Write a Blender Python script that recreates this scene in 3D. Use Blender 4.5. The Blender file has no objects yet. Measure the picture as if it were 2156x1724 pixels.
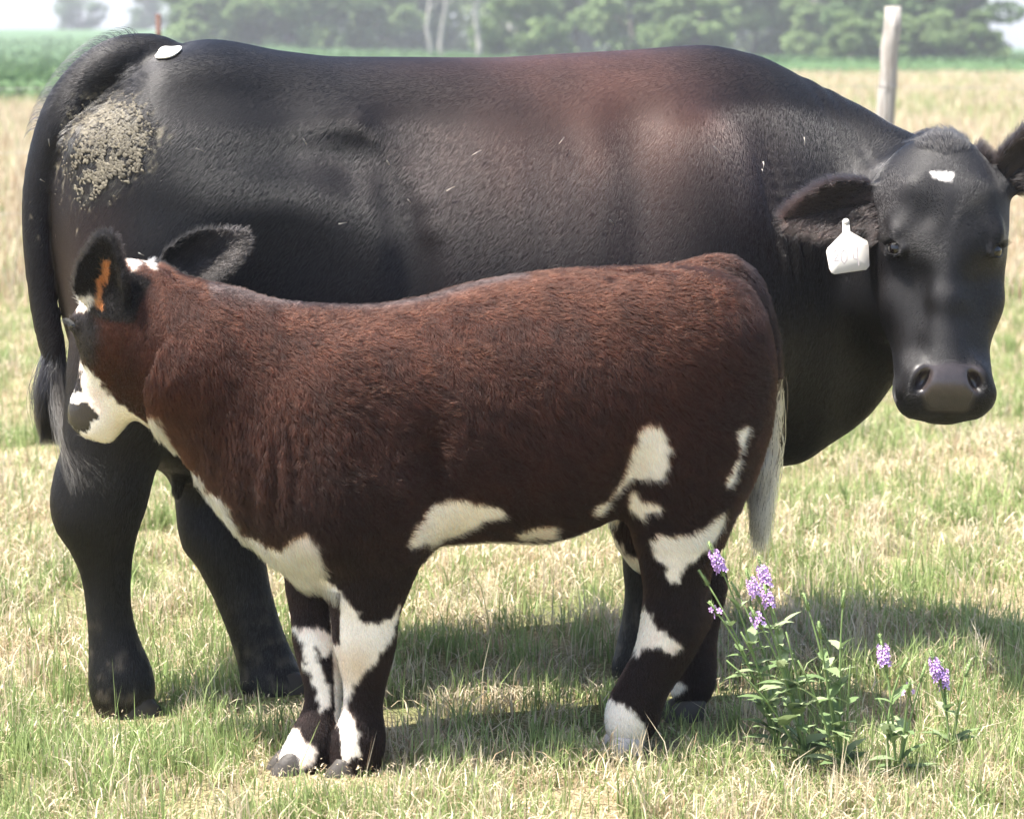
import bpy, math, random, time
import numpy as np
from mathutils import Vector, Matrix
T0 = time.time()
R = math.radians
random.seed(7); RNG = np.random.default_rng(11)
scene = bpy.context.scene

# ------------------------------------------------------------------ camera, sky, sun, exposure
FOC, IW, IH, HOR, EYE = 5072.0, 2156.0, 1724.0, 95.0, 1.40     # focal length / frame in reading pixels, eye level row, eye height
PITCH = math.atan((IH/2-HOR)/FOC)
cam = bpy.data.cameras.new('camera'); cam_o = bpy.data.objects.new('camera', cam)
scene.collection.objects.link(cam_o); scene.camera = cam_o
cam.sensor_width = 36; cam.lens = 36*FOC/IW; cam.clip_start = 0.1; cam.clip_end = 6000
cam_o.location = (0, 0, EYE); cam_o.rotation_euler = (math.pi/2-PITCH, 0, 0)
cam.dof.use_dof = True; cam.dof.focus_distance = 4.9; cam.dof.aperture_fstop = 5.6
SUN_EL, SUN_AZ = 67.0, -110.0            # azimuth from +Y (away from the camera) clockwise: from the left
world = bpy.data.worlds.new('World'); scene.world = world; world.use_nodes = True
wn = world.node_tree
sky = wn.nodes.new('ShaderNodeTexSky'); sky.sky_type = 'NISHITA'; sky.sun_disc = False
sky.sun_elevation = R(SUN_EL); sky.sun_rotation = R(SUN_AZ); sky.air_density = 0.9; sky.dust_density = 3.4; sky.ozone_density = 3.0
bg = wn.nodes['Background']; bg.inputs['Strength'].default_value = 0.10
wn.links.new(sky.outputs[0], bg.inputs['Color'])
sd = bpy.data.lights.new('sun', 'SUN'); sd.energy = 4.2; sd.angle = R(0.6); sd.color = (1.0, 0.955, 0.88)
so = bpy.data.objects.new('sun', sd); scene.collection.objects.link(so)
sdir = Vector((math.sin(R(SUN_AZ))*math.cos(R(SUN_EL)), math.cos(R(SUN_AZ))*math.cos(R(SUN_EL)), math.sin(R(SUN_EL))))
so.rotation_euler = sdir.to_track_quat('Z', 'Y').to_euler(); so.location = sdir*30
scene.view_settings.view_transform = 'Standard'; scene.view_settings.look = 'None'
scene.view_settings.exposure = 1.85; scene.view_settings.gamma = 1.0
scene.render.engine = 'CYCLES'
cy = scene.cycles
cy.use_denoising = True; cy.max_bounces = 8; cy.diffuse_bounces = 3; cy.glossy_bounces = 3; cy.transmission_bounces = 6
cy.caustics_reflective = False; cy.caustics_refractive = False; cy.sample_clamp_indirect = 6
try: scene.cycles_curves.shape = 'RIBBONS'; scene.cycles_curves.subdivisions = 1
except Exception: pass

# ------------------------------------------------------------------ helpers
COL = scene.collection
def link(o, parent=None):
    COL.objects.link(o)
    if parent is not None: o.parent = parent
    return o
def tag(o, label=None, cat=None, group=None, kind=None):
    for k, v in (('label', label), ('category', cat), ('group', group), ('kind', kind)):
        if v: o[k] = v
    return o
def empty(name, loc=(0, 0, 0), rz=0.0):
    o = bpy.data.objects.new(name, None); o.empty_display_size = 0.1
    o.location = loc; o.rotation_euler = (0, 0, rz); return link(o)
def mesh_np(name, verts, faces, mat=None, smooth=True, cols=None, attrs=None):
    """verts (N,3); faces: list of index arrays (M,3) / (M,4)."""
    me = bpy.data.meshes.new(name)
    verts = np.asarray(verts, np.float32)
    if not isinstance(faces, (list, tuple)): faces = [faces]
    faces = [np.asarray(f, np.int32) for f in faces if len(f)]
    tot = np.concatenate([np.full(len(f), f.shape[1], np.int32) for f in faces])
    idx = np.concatenate([f.ravel() for f in faces])
    start = np.concatenate([[0], np.cumsum(tot)[:-1]]).astype(np.int32)
    me.vertices.add(len(verts)); me.vertices.foreach_set('co', verts.ravel())
    me.loops.add(len(idx)); me.loops.foreach_set('vertex_index', idx)
    me.polygons.add(len(tot)); me.polygons.foreach_set('loop_start', start)
    if smooth: me.polygons.foreach_set('use_smooth', np.ones(len(tot), bool))
    if cols is not None:
        c = np.ones((len(verts), 4), np.float32); c[:, :3] = cols
        a = me.color_attributes.new('tint', 'FLOAT_COLOR', 'POINT'); a.data.foreach_set('color', c.ravel())
    for k, v in (attrs or {}).items():
        a = me.attributes.new(k, 'FLOAT', 'POINT'); a.data.foreach_set('value', np.asarray(v, np.float32))
    me.update(calc_edges=True); me.validate(verbose=False)
    if mat: me.materials.append(mat)
    return me
def mesh_obj(name, verts, faces, mat, parent=None, **kw):
    return link(bpy.data.objects.new(name, mesh_np(name, verts, faces, mat, **kw)), parent)
_TAB = np.random.default_rng(3).random((32, 32, 32)).astype(np.float32)
def noise(p, scale=1.0, seed=0):
    """trilinear value noise, 0..1; p (N,3)"""
    q = np.asarray(p, np.float32)*scale + np.float32(seed*7.31)
    i = np.floor(q).astype(np.int32); f = q-i; f = f*f*(3-2*f); i &= 31; j = (i+1) & 31
    x0, y0, z0 = i.T; x1, y1, z1 = j.T; fx, fy, fz = f.T
    c00 = _TAB[x0, y0, z0]*(1-fx)+_TAB[x1, y0, z0]*fx; c10 = _TAB[x0, y1, z0]*(1-fx)+_TAB[x1, y1, z0]*fx
    c01 = _TAB[x0, y0, z1]*(1-fx)+_TAB[x1, y0, z1]*fx; c11 = _TAB[x0, y1, z1]*(1-fx)+_TAB[x1, y1, z1]*fx
    return (c00*(1-fy)+c10*fy)*(1-fz)+(c01*(1-fy)+c11*fy)*fz
def fbm(p, scale, seed=0, o=3):
    return sum(noise(p, scale*2**k, seed+k)*0.5**k for k in range(o))/sum(0.5**k for k in range(o))
def sstep(a, b, x):
    t = np.clip((x-a)/(b-a), 0, 1); return t*t*(3-2*t)
def unit(v):
    v = np.asarray(v, float); return v/np.maximum(np.linalg.norm(v, axis=-1, keepdims=True), 1e-9)
cp, sp = math.cos(PITCH), math.sin(PITCH)
def ray(px, py):
    a, b = (px-IW/2)/FOC, (IH/2-py)/FOC
    return np.array([a, cp+b*sp, -sp+b*cp])
def at(px, py, Y):
    """the point at distance Y (metres in front of the camera) seen at a reading pixel"""
    d = ray(px, py); return np.array([0, 0, EYE])+d*(Y/d[1])
def ground_at(px, py):
    d = ray(px, py); return np.array([0, 0, EYE])+d*(-EYE/d[2])
class Frame:
    """animal frame: s along the body, t sideways (away from the camera side), z up"""
    def __init__(s, px, Y, deg):
        p = at(px, 800, Y); s.o = np.array([p[0], p[1], 0]); s.a = R(deg)
        s.S = np.array([math.cos(s.a), math.sin(s.a), 0]); s.T = np.array([-math.sin(s.a), math.cos(s.a), 0])
    def w2l(s, p): p = np.asarray(p)-s.o; return np.stack([p@s.S, p@s.T, p[..., 2]], -1)
    def p(s, px, py, t=0.0):
        d = ray(px, py); o = np.array([0, 0, EYE])-s.o
        k = (t-o@s.T)/(d@s.T); q = o+d*k
        return np.array([q@s.S, t, q[2]])
    def poly(s, pts, t): return np.array([s.p(x, y, t)[[0, 2]] for x, y in pts])
# --- implicit modelling
def pchip(x, y, n=500):
    x = np.asarray(x, float); y = np.asarray(y, float); h = np.diff(x); d = np.diff(y)/h; m = np.zeros_like(y)
    m[0], m[-1] = d[0], d[-1]
    for i in range(1, len(x)-1):
        if d[i-1]*d[i] > 0:
            a, b = 2*h[i]+h[i-1], h[i]+2*h[i-1]; m[i] = (a+b)/(a/d[i-1]+b/d[i])
    X = np.linspace(x[0], x[-1], n); k = np.clip(np.searchsorted(x, X)-1, 0, len(x)-2); t = (X-x[k])/h[k]
    return X, (2*t**3-3*t**2+1)*y[k]+(t**3-2*t**2+t)*h[k]*m[k]+(-2*t**3+3*t**2)*y[k+1]+(t**3-t**2)*h[k]*m[k+1]
class Vol:
    def __init__(s, lo, hi, h):
        s.h = h; s.lo = np.array(lo, float); s.n = np.ceil((np.array(hi)-s.lo)/h).astype(int)+1
        s.ax = [(s.lo[i]+h*np.arange(s.n[i])).astype(np.float32) for i in range(3)]
        s.f = np.full(s.n, 1.0, np.float32)
    def reg(s, lo, hi):
        sl = []
        for i in range(3):
            a = int(np.clip(math.floor((lo[i]-s.lo[i])/s.h), 0, s.n[i])); b = int(np.clip(math.ceil((hi[i]-s.lo[i])/s.h)+1, 0, s.n[i]))
            sl.append(slice(a, b))
        X = s.ax[0][sl[0]][:, None, None]; Y = s.ax[1][sl[1]][None, :, None]; Z = s.ax[2][sl[2]][None, None, :]
        return tuple(sl), X, Y, Z
    def add(s, d, sl, k):
        a = s.f[sl]; h = np.maximum(k-np.abs(a-d), 0)/k
        s.f[sl] = np.minimum(a, d)-h*h*k*0.25
    def cut(s, d, sl, k):
        a = s.f[sl]; d = -d; h = np.maximum(k-np.abs(a-d), 0)/k
        s.f[sl] = np.maximum(a, d)+h*h*k*0.25
    def limb(s, pts, k=0.04, q=1.0, zk=(.30, .52)):
        """pts: (s,t,z,r); q = sideways thickness / front-back thickness"""
        P = np.array(pts, float)
        if len(P) > 2:
            E = np.concatenate([[2*P[0]-P[1]], P, [2*P[-1]-P[-2]]]); D_ = []
            for i in range(len(P)-1):
                a, b, c, d = E[i:i+4]
                for t in np.linspace(0, 1, 4)[:-1]: D_.append(.5*((2*b)+(c-a)*t+(2*a-5*b+4*c-d)*t*t+(-a+3*b-3*c+d)*t**3))
            P = np.array(D_+[P[-1]])
        m = P[:, 3].max()*max(1, q)+k+0.02
        sl, X, Y, Z = s.reg(P[:, :3].min(0)-m, P[:, :3].max(0)+m)
        D = None
        for a, b in zip(P[:-1], P[1:]):
            ba = b[:3]-a[:3]; L = max(ba@ba, 1e-9)
            t = np.clip(((X-a[0])*ba[0]+(Y-a[1])*ba[1]+(Z-a[2])*ba[2])/L, 0, 1).astype(np.float32)
            d = np.sqrt((X-a[0]-t*ba[0])**2+((Y-a[1]-t*ba[1])/q)**2+(Z-a[2]-t*ba[2])**2)-(a[3]+t*(b[3]-a[3]))
            if D is None: D = d
            else:
                kk = min(.02, .35*P[:, 3].max()); h = np.maximum(kk-np.abs(D-d), 0)/kk; D = np.minimum(D, d)-h*h*kk*0.25
        if k >= .05: k = (.010+(k-.010)*sstep(zk[0], zk[1], Z)).astype(np.float32)
        s.add(D, sl, k)
    def ell(s, c, r, k=0.03, M=None, cut=False):
        c = np.array(c, float); r = np.array(r, float); m = r.max()+k+0.01
        sl, X, Y, Z = s.reg(c-m, c+m); X, Y, Z = X-c[0], Y-c[1], Z-c[2]
        if M is not None: X, Y, Z = [M[i][0]*X+M[i][1]*Y+M[i][2]*Z for i in range(3)]
        k0 = np.sqrt((X/r[0])**2+(Y/r[1])**2+(Z/r[2])**2); k1 = np.sqrt((X/r[0]**2)**2+(Y/r[1]**2)**2+(Z/r[2]**2)**2)
        d = k0*(k0-1)/np.maximum(k1, 1e-6)
        (s.cut if cut else s.add)(d, sl, k)
    def surf(s, o, d, L=.2):
        """first surface point from inside o outwards along d"""
        d = unit(d)
        for t in np.arange(0, L, .0008):
            p = o+d*t; i = np.round((p-s.lo)/s.h).astype(int)
            if s.f[tuple(i)] > 0: return p
        return o+d*L
    def eyelids(s, c, d, fwd, sc):
        """two fleshy lids round an eye at surface point c with outward direction d"""
        e1 = unit(fwd-d*(fwd@d)); e2 = np.cross(d, e1)
        if e2[2] < 0: e2 = -e2
        s.ell(c+d*.004*sc, (.020*sc, .0125*sc, .014*sc), .008*sc, M=np.array([e1, e2, d]), cut=True)
        for a0, a1, r, h in ((0, np.pi, .0052, .013), (np.pi, 2*np.pi, .0038, .012)):
            s.limb([(*(c+e1*math.cos(a)*.0215*sc+e2*math.sin(a)*h*sc-d*(.001+.007*abs(math.cos(a))**2)*sc), r*sc) for a in np.linspace(a0, a1, 7)], .006*sc)
    def bump(s, c, r, amp, M=None):
        c = np.array(c, float); r = np.array(r, float)*np.ones(3); m = r.max()*2.2
        sl, X, Y, Z = s.reg(c-m, c+m); X, Y, Z = X-c[0], Y-c[1], Z-c[2]
        if M is not None: X, Y, Z = [M[i][0]*X+M[i][1]*Y+M[i][2]*Z for i in range(3)]
        s.f[sl] -= amp*np.exp(-((X/r[0])**2+(Y/r[1])**2+(Z/r[2])**2))
    def loft(s, o, M, st, k=0.03):
        """st rows: v, cu, hw, wf, wb, wm(0..1 up from wb), p ; M rows = axes v,u,w ; o origin"""
        st = np.array(st, float); o = np.array(o, float); M = np.array(M, float)
        tabs = [pchip(st[:, 0], st[:, i]) for i in range(1, 7)]
        crn = []
        for r in st:
            for u in (r[1]-r[2], r[1]+r[2]):
                for w in (r[3], r[4]): crn.append(o+r[0]*M[0]+u*M[1]+w*M[2])
        crn = np.array(crn); m = k+0.03
        sl, X, Y, Z = s.reg(crn.min(0)-m, crn.max(0)+m); X, Y, Z = X-o[0], Y-o[1], Z-o[2]
        V, U, W = [(M[i][0]*X+M[i][1]*Y+M[i][2]*Z).astype(np.float32) for i in range(3)]
        V = np.broadcast_to(V, np.broadcast_shapes(V.shape, U.shape, W.shape)) if V.ndim == 3 else V
        cu, hw, wf, wb, wm, pp = [np.interp(V, t[0], t[1]).astype(np.float32) for t in tabs]
        mid = wb+(wf-wb)*wm; a = W-mid; A = np.where(a > 0, wf-mid, mid-wb)
        r = ((np.abs(a)/A)**pp+(np.abs(U-cu)/hw)**pp)**(1/pp)
        d = (r-1)*np.minimum(hw, (wf-wb)*0.5)
        dv = np.maximum(np.maximum(st[0, 0]-V, V-st[-1, 0]), 0)
        d = np.where(dv > 0, np.sqrt(np.maximum(d, 0)**2+dv*dv), d)
        s.add(d.astype(np.float32), sl, k)
    def mesh(s, smooth=3, soft=None, more=0):
        f = s.f; n = s.n; ins = f < 0
        c = [ins[i:n[0]-1+i, j:n[1]-1+j, k:n[2]-1+k] for i in (0, 1) for j in (0, 1) for k in (0, 1)]
        act = np.zeros(n-1, bool); al = np.ones(n-1, bool)
        for a in c: act |= a; al &= a
        act &= ~al
        I = np.argwhere(act); vid = np.full(n-1, -1, np.int32); vid[act] = np.arange(len(I))
        cor = np.array([(i, j, k) for i in (0, 1) for j in (0, 1) for k in (0, 1)])
        F = np.stack([f[I[:, 0]+q[0], I[:, 1]+q[1], I[:, 2]+q[2]] for q in cor], 1)
        acc = np.zeros((len(I), 3)); cnt = np.zeros(len(I))
        for a in range(8):
            for b in range(a+1, 8):
                if np.abs(cor[a]-cor[b]).sum() != 1: continue
                x = (F[:, a] < 0) != (F[:, b] < 0)
                t = F[:, a]/np.where(x, F[:, a]-F[:, b], 1)
                acc[x] += cor[a]+t[x, None]*(cor[b]-cor[a]); cnt[x] += 1
        V = s.lo+(I+acc/cnt[:, None])*s.h
        Q = []
        for ax in range(3):
            sl0 = [slice(None)]*3; sl1 = [slice(None)]*3; sl0[ax] = slice(0, n[ax]-1); sl1[ax] = slice(1, n[ax])
            A = ins[tuple(sl0)]; B = ins[tuple(sl1)]; E = np.argwhere(A != B); fl = A[E[:, 0], E[:, 1], E[:, 2]]
            b1, b2 = (ax+1) % 3, (ax+2) % 3
            ok = (E[:, b1] > 0) & (E[:, b2] > 0) & (E[:, b1] < n[b1]-1) & (E[:, b2] < n[b2]-1); E = E[ok]; fl = fl[ok]
            def cell(d1, d2):
                C = E.copy(); C[:, b1] -= d1; C[:, b2] -= d2; return vid[C[:, 0], C[:, 1], C[:, 2]]
            q = np.stack([cell(1, 1), cell(0, 1), cell(0, 0), cell(1, 0)], 1)
            q[~fl] = q[~fl][:, ::-1]; Q.append(q)
        Q = np.concatenate(Q); Q = Q[(Q >= 0).all(1)]
        e = np.concatenate([Q[:, [0, 1]], Q[:, [1, 2]], Q[:, [2, 3]], Q[:, [3, 0]]])
        deg = np.bincount(e.ravel(), minlength=len(V)).astype(float)
        for it in range(smooth+more):
            wt = 1.0 if it < smooth else soft(V)[:, None]
            for lam in (0.5, -0.5) if it < smooth else (0.6, -0.61):
                acc = np.stack([np.bincount(e[:, 0], V[e[:, 1], i], len(V))+np.bincount(e[:, 1], V[e[:, 0], i], len(V)) for i in range(3)], 1)
                V = V+wt*lam*(acc/np.maximum(deg, 1)[:, None]-V)
        return V, Q
def vnormals(V, Q):
    n = np.cross(V[Q[:, 2]]-V[Q[:, 0]], V[Q[:, 3]]-V[Q[:, 1]]); N = np.zeros_like(V)
    for i in range(4):
        for a in range(3): N[:, a] += np.bincount(Q[:, i], n[:, a], len(V))
    return unit(N)
def scatter(V, Q, N, n, rng, wfun=None):
    tri = np.concatenate([Q[:, [0, 1, 2]], Q[:, [0, 2, 3]]])
    A = np.linalg.norm(np.cross(V[tri[:, 1]]-V[tri[:, 0]], V[tri[:, 2]]-V[tri[:, 0]]), axis=1)
    if wfun is not None: A = A*wfun(V[tri].mean(1), N[tri[:, 0]])
    k = rng.choice(len(tri), n, p=A/A.sum()); r = rng.random((n, 2)); fl = r.sum(1) > 1; r[fl] = 1-r[fl]
    w = np.stack([1-r.sum(1), r[:, 0], r[:, 1]], 1)
    return (V[tri[k]]*w[:, :, None]).sum(1), unit((N[tri[k]]*w[:, :, None]).sum(1))
def curves_obj(name, P, rad, cols, mat, parent):
    """P (N,k,3) hair points"""
    n, k, _ = P.shape
    c = bpy.data.hair_curves.new(name); c.add_curves([k]*n)
    c.attributes['position'].data.foreach_set('vector', np.ascontiguousarray(P, np.float32).ravel())
    a = c.attributes.get('radius') or c.attributes.new('radius', 'FLOAT', 'POINT')
    prof = np.linspace(1, 0.25, k)
    a.data.foreach_set('value', (np.asarray(rad)[:, None]*prof[None]*np.ones((n, 1))).astype(np.float32).ravel())
    cc = np.ones((n, 4), np.float32); cc[:, :3] = cols
    a = c.attributes.new('tint', 'FLOAT_COLOR', 'CURVE'); a.data.foreach_set('color', cc.ravel())
    c.materials.append(mat)
    return link(bpy.data.objects.new(name, c), parent)
def poly_sd(P, poly):
    """signed distance, negative inside; P (N,2)"""
    d = np.full(len(P), 1e9); ins = np.zeros(len(P), bool); lo = poly.min(0)-0.06; hi = poly.max(0)+0.06
    sel = ((P > lo) & (P < hi)).all(1); p = P[sel]; dd = np.full(len(p), 1e9); ii = np.zeros(len(p), bool)
    for a, b in zip(poly, np.roll(poly, -1, 0)):
        e = b-a; t = np.clip(((p-a)@e)/(e@e+1e-12), 0, 1); dd = np.minimum(dd, np.linalg.norm(p-a-t[:, None]*e, axis=1))
        cr = (a[1] > p[:, 1]) != (b[1] > p[:, 1]); x = a[0]+(p[:, 1]-a[1])*(b[0]-a[0])/np.where(cr, b[1]-a[1], 1)
        ii ^= cr & (p[:, 0] < x)
    d[sel] = np.where(ii, -dd, dd); return d

# ------------------------------------------------------------------ materials
def new_mat(name):
    m = bpy.data.materials.new(name); m.use_nodes = True; nt = m.node_tree; nt.nodes.clear()
    out = nt.nodes.new('ShaderNodeOutputMaterial'); return m, nt, out
def attr_node(nt, name='tint'):
    a = nt.nodes.new('ShaderNodeAttribute'); a.attribute_name = name; return a
def mat_skin(name, rough=0.5, bump=0.4, scale=420, spec=0.35):
    m, nt, out = new_mat(name); b = nt.nodes.new('ShaderNodeBsdfPrincipled'); a = attr_node(nt)
    nt.links.new(a.outputs['Color'], b.inputs['Base Color']); b.inputs['Specular IOR Level'].default_value = spec
    w = attr_node(nt, 'wet'); mr = nt.nodes.new('ShaderNodeMapRange'); mr.inputs['To Min'].default_value = rough; mr.inputs['To Max'].default_value = 0.22
    m2 = nt.nodes.new('ShaderNodeMapRange'); m2.inputs['To Min'].default_value = spec; m2.inputs['To Max'].default_value = 0.6; nt.links.new(w.outputs['Fac'], m2.inputs['Value']); nt.links.new(m2.outputs[0], b.inputs['Specular IOR Level'])
    nt.links.new(w.outputs['Fac'], mr.inputs['Value']); nt.links.new(mr.outputs[0], b.inputs['Roughness'])
    n = nt.nodes.new('ShaderNodeTexNoise'); n.inputs['Scale'].default_value = scale; n.inputs['Detail'].default_value = 3
    tc = nt.nodes.new('ShaderNodeTexCoord'); mp = nt.nodes.new('ShaderNodeMapping'); mp.inputs['Scale'].default_value = (1, 1, 0.25)
    nt.links.new(tc.outputs['Object'], mp.inputs['Vector']); nt.links.new(mp.outputs[0], n.inputs['Vector'])
    bu = nt.nodes.new('ShaderNodeBump'); bu.inputs['Strength'].default_value = bump; bu.inputs['Distance'].default_value = 0.004
    nt.links.new(n.outputs['Fac'], bu.inputs['Height']); nt.links.new(bu.outputs[0], b.inputs['Normal'])
    nt.links.new(b.outputs[0], out.inputs['Surface']); return m
def mat_hair(name, rough=0.35, rad_rough=0.45, coat=0.0, ior=1.42):
    m, nt, out = new_mat(name); h = nt.nodes.new('ShaderNodeBsdfHairPrincipled'); h.model = 'CHIANG'; h.parametrization = 'COLOR'
    a = attr_node(nt); nt.links.new(a.outputs['Color'], h.inputs['Color'])
    h.inputs['Roughness'].default_value = rough; h.inputs['Radial Roughness'].default_value = rad_rough
    h.inputs['IOR'].default_value = ior; h.inputs['Coat'].default_value = coat; h.inputs['Random Roughness'].default_value = 0.1
    nt.links.new(h.outputs[0], out.inputs['Surface']); return m
def mat_plain(name, col, rough=0.6, spec=0.3, var=0.0, scale=20, bump=0.0, metallic=0.0):
    m, nt, out = new_mat(name); b = nt.nodes.new('ShaderNodeBsdfPrincipled'); b.inputs['Roughness'].default_value = rough
    b.inputs['Specular IOR Level'].default_value = spec; b.inputs['Metallic'].default_value = metallic
    tc = nt.nodes.new('ShaderNodeTexCoord'); n = nt.nodes.new('ShaderNodeTexNoise'); n.inputs['Scale'].default_value = scale; n.inputs['Detail'].default_value = 4
    nt.links.new(tc.outputs['Object'], n.inputs['Vector'])
    mx = nt.nodes.new('ShaderNodeMix'); mx.data_type = 'RGBA'
    mx.inputs['A'].default_value = (*[c*(1-var) for c in col], 1); mx.inputs['B'].default_value = (*[min(1, c*(1+var)) for c in col], 1)
    nt.links.new(n.outputs['Fac'], mx.inputs['Factor']); nt.links.new(mx.outputs['Result'], b.inputs['Base Color'])
    if bump:
        bu = nt.nodes.new('ShaderNodeBump'); bu.inputs['Strength'].default_value = bump; bu.inputs['Distance'].default_value = 0.01
        nt.links.new(n.outputs['Fac'], bu.inputs['Height']); nt.links.new(bu.outputs[0], b.inputs['Normal'])
    nt.links.new(b.outputs[0], out.inputs['Surface']); return m
def mat_leaf(name, rough=0.55, trans=0.35, spec=0.25):
    m, nt, out = new_mat(name); b = nt.nodes.new('ShaderNodeBsdfPrincipled'); t = nt.nodes.new('ShaderNodeBsdfTranslucent'); mx = nt.nodes.new('ShaderNodeMixShader')
    a = attr_node(nt); b.inputs['Roughness'].default_value = rough; b.inputs['Specular IOR Level'].default_value = spec
    nt.links.new(a.outputs['Color'], b.inputs['Base Color']); nt.links.new(a.outputs['Color'], t.inputs['Color'])
    mx.inputs[0].default_value = trans; nt.links.new(b.outputs[0], mx.inputs[1]); nt.links.new(t.outputs[0], mx.inputs[2])
    nt.links.new(mx.outputs[0], out.inputs['Surface']); return m
M_COWSKIN = mat_skin('cow_skin', rough=0.55, bump=0.12, spec=0.25)
M_CALFSKIN = mat_skin('calf_skin', rough=0.7, bump=0.6, spec=0.2)
M_COWHAIR = mat_hair('cow_hair', 0.22, 0.4, 0, 1.5)
M_CALFHAIR = mat_hair('calf_hair', 0.4, 0.6, 0, 1.33)
M_EYE = mat_plain('eye', (0.008, 0.006, 0.005), 0.05, 0.6)
M_TAG = mat_plain('tag_plastic', (0.55, 0.52, 0.47), 0.45, 0.4, 0.06, 60)
M_INK = mat_plain('faded_ink', (0.2, 0.18, 0.18), 0.6)
M_PATCH = mat_plain('patch', (0.85, 0.82, 0.74), 0.5, 0.3, 0.03)
M_HOOF = mat_plain('hoof_horn', (0.055, 0.048, 0.042), 0.55, 0.3, 0.3, 40, 0.3)
M_GRASS = mat_leaf('grass_blade', 0.5, 0.35, 0.3)
M_LEAF = mat_leaf('leaf', 0.6, 0.3, 0.15)
M_BARK = mat_plain('bark', (0.16, 0.14, 0.12), 0.9, 0.1, 0.35, 3, 0.6)
M_DEAD = mat_plain('bare_wood', (0.30, 0.275, 0.255), 0.9, 0.1, 0.2, 3, 0.4)

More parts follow.
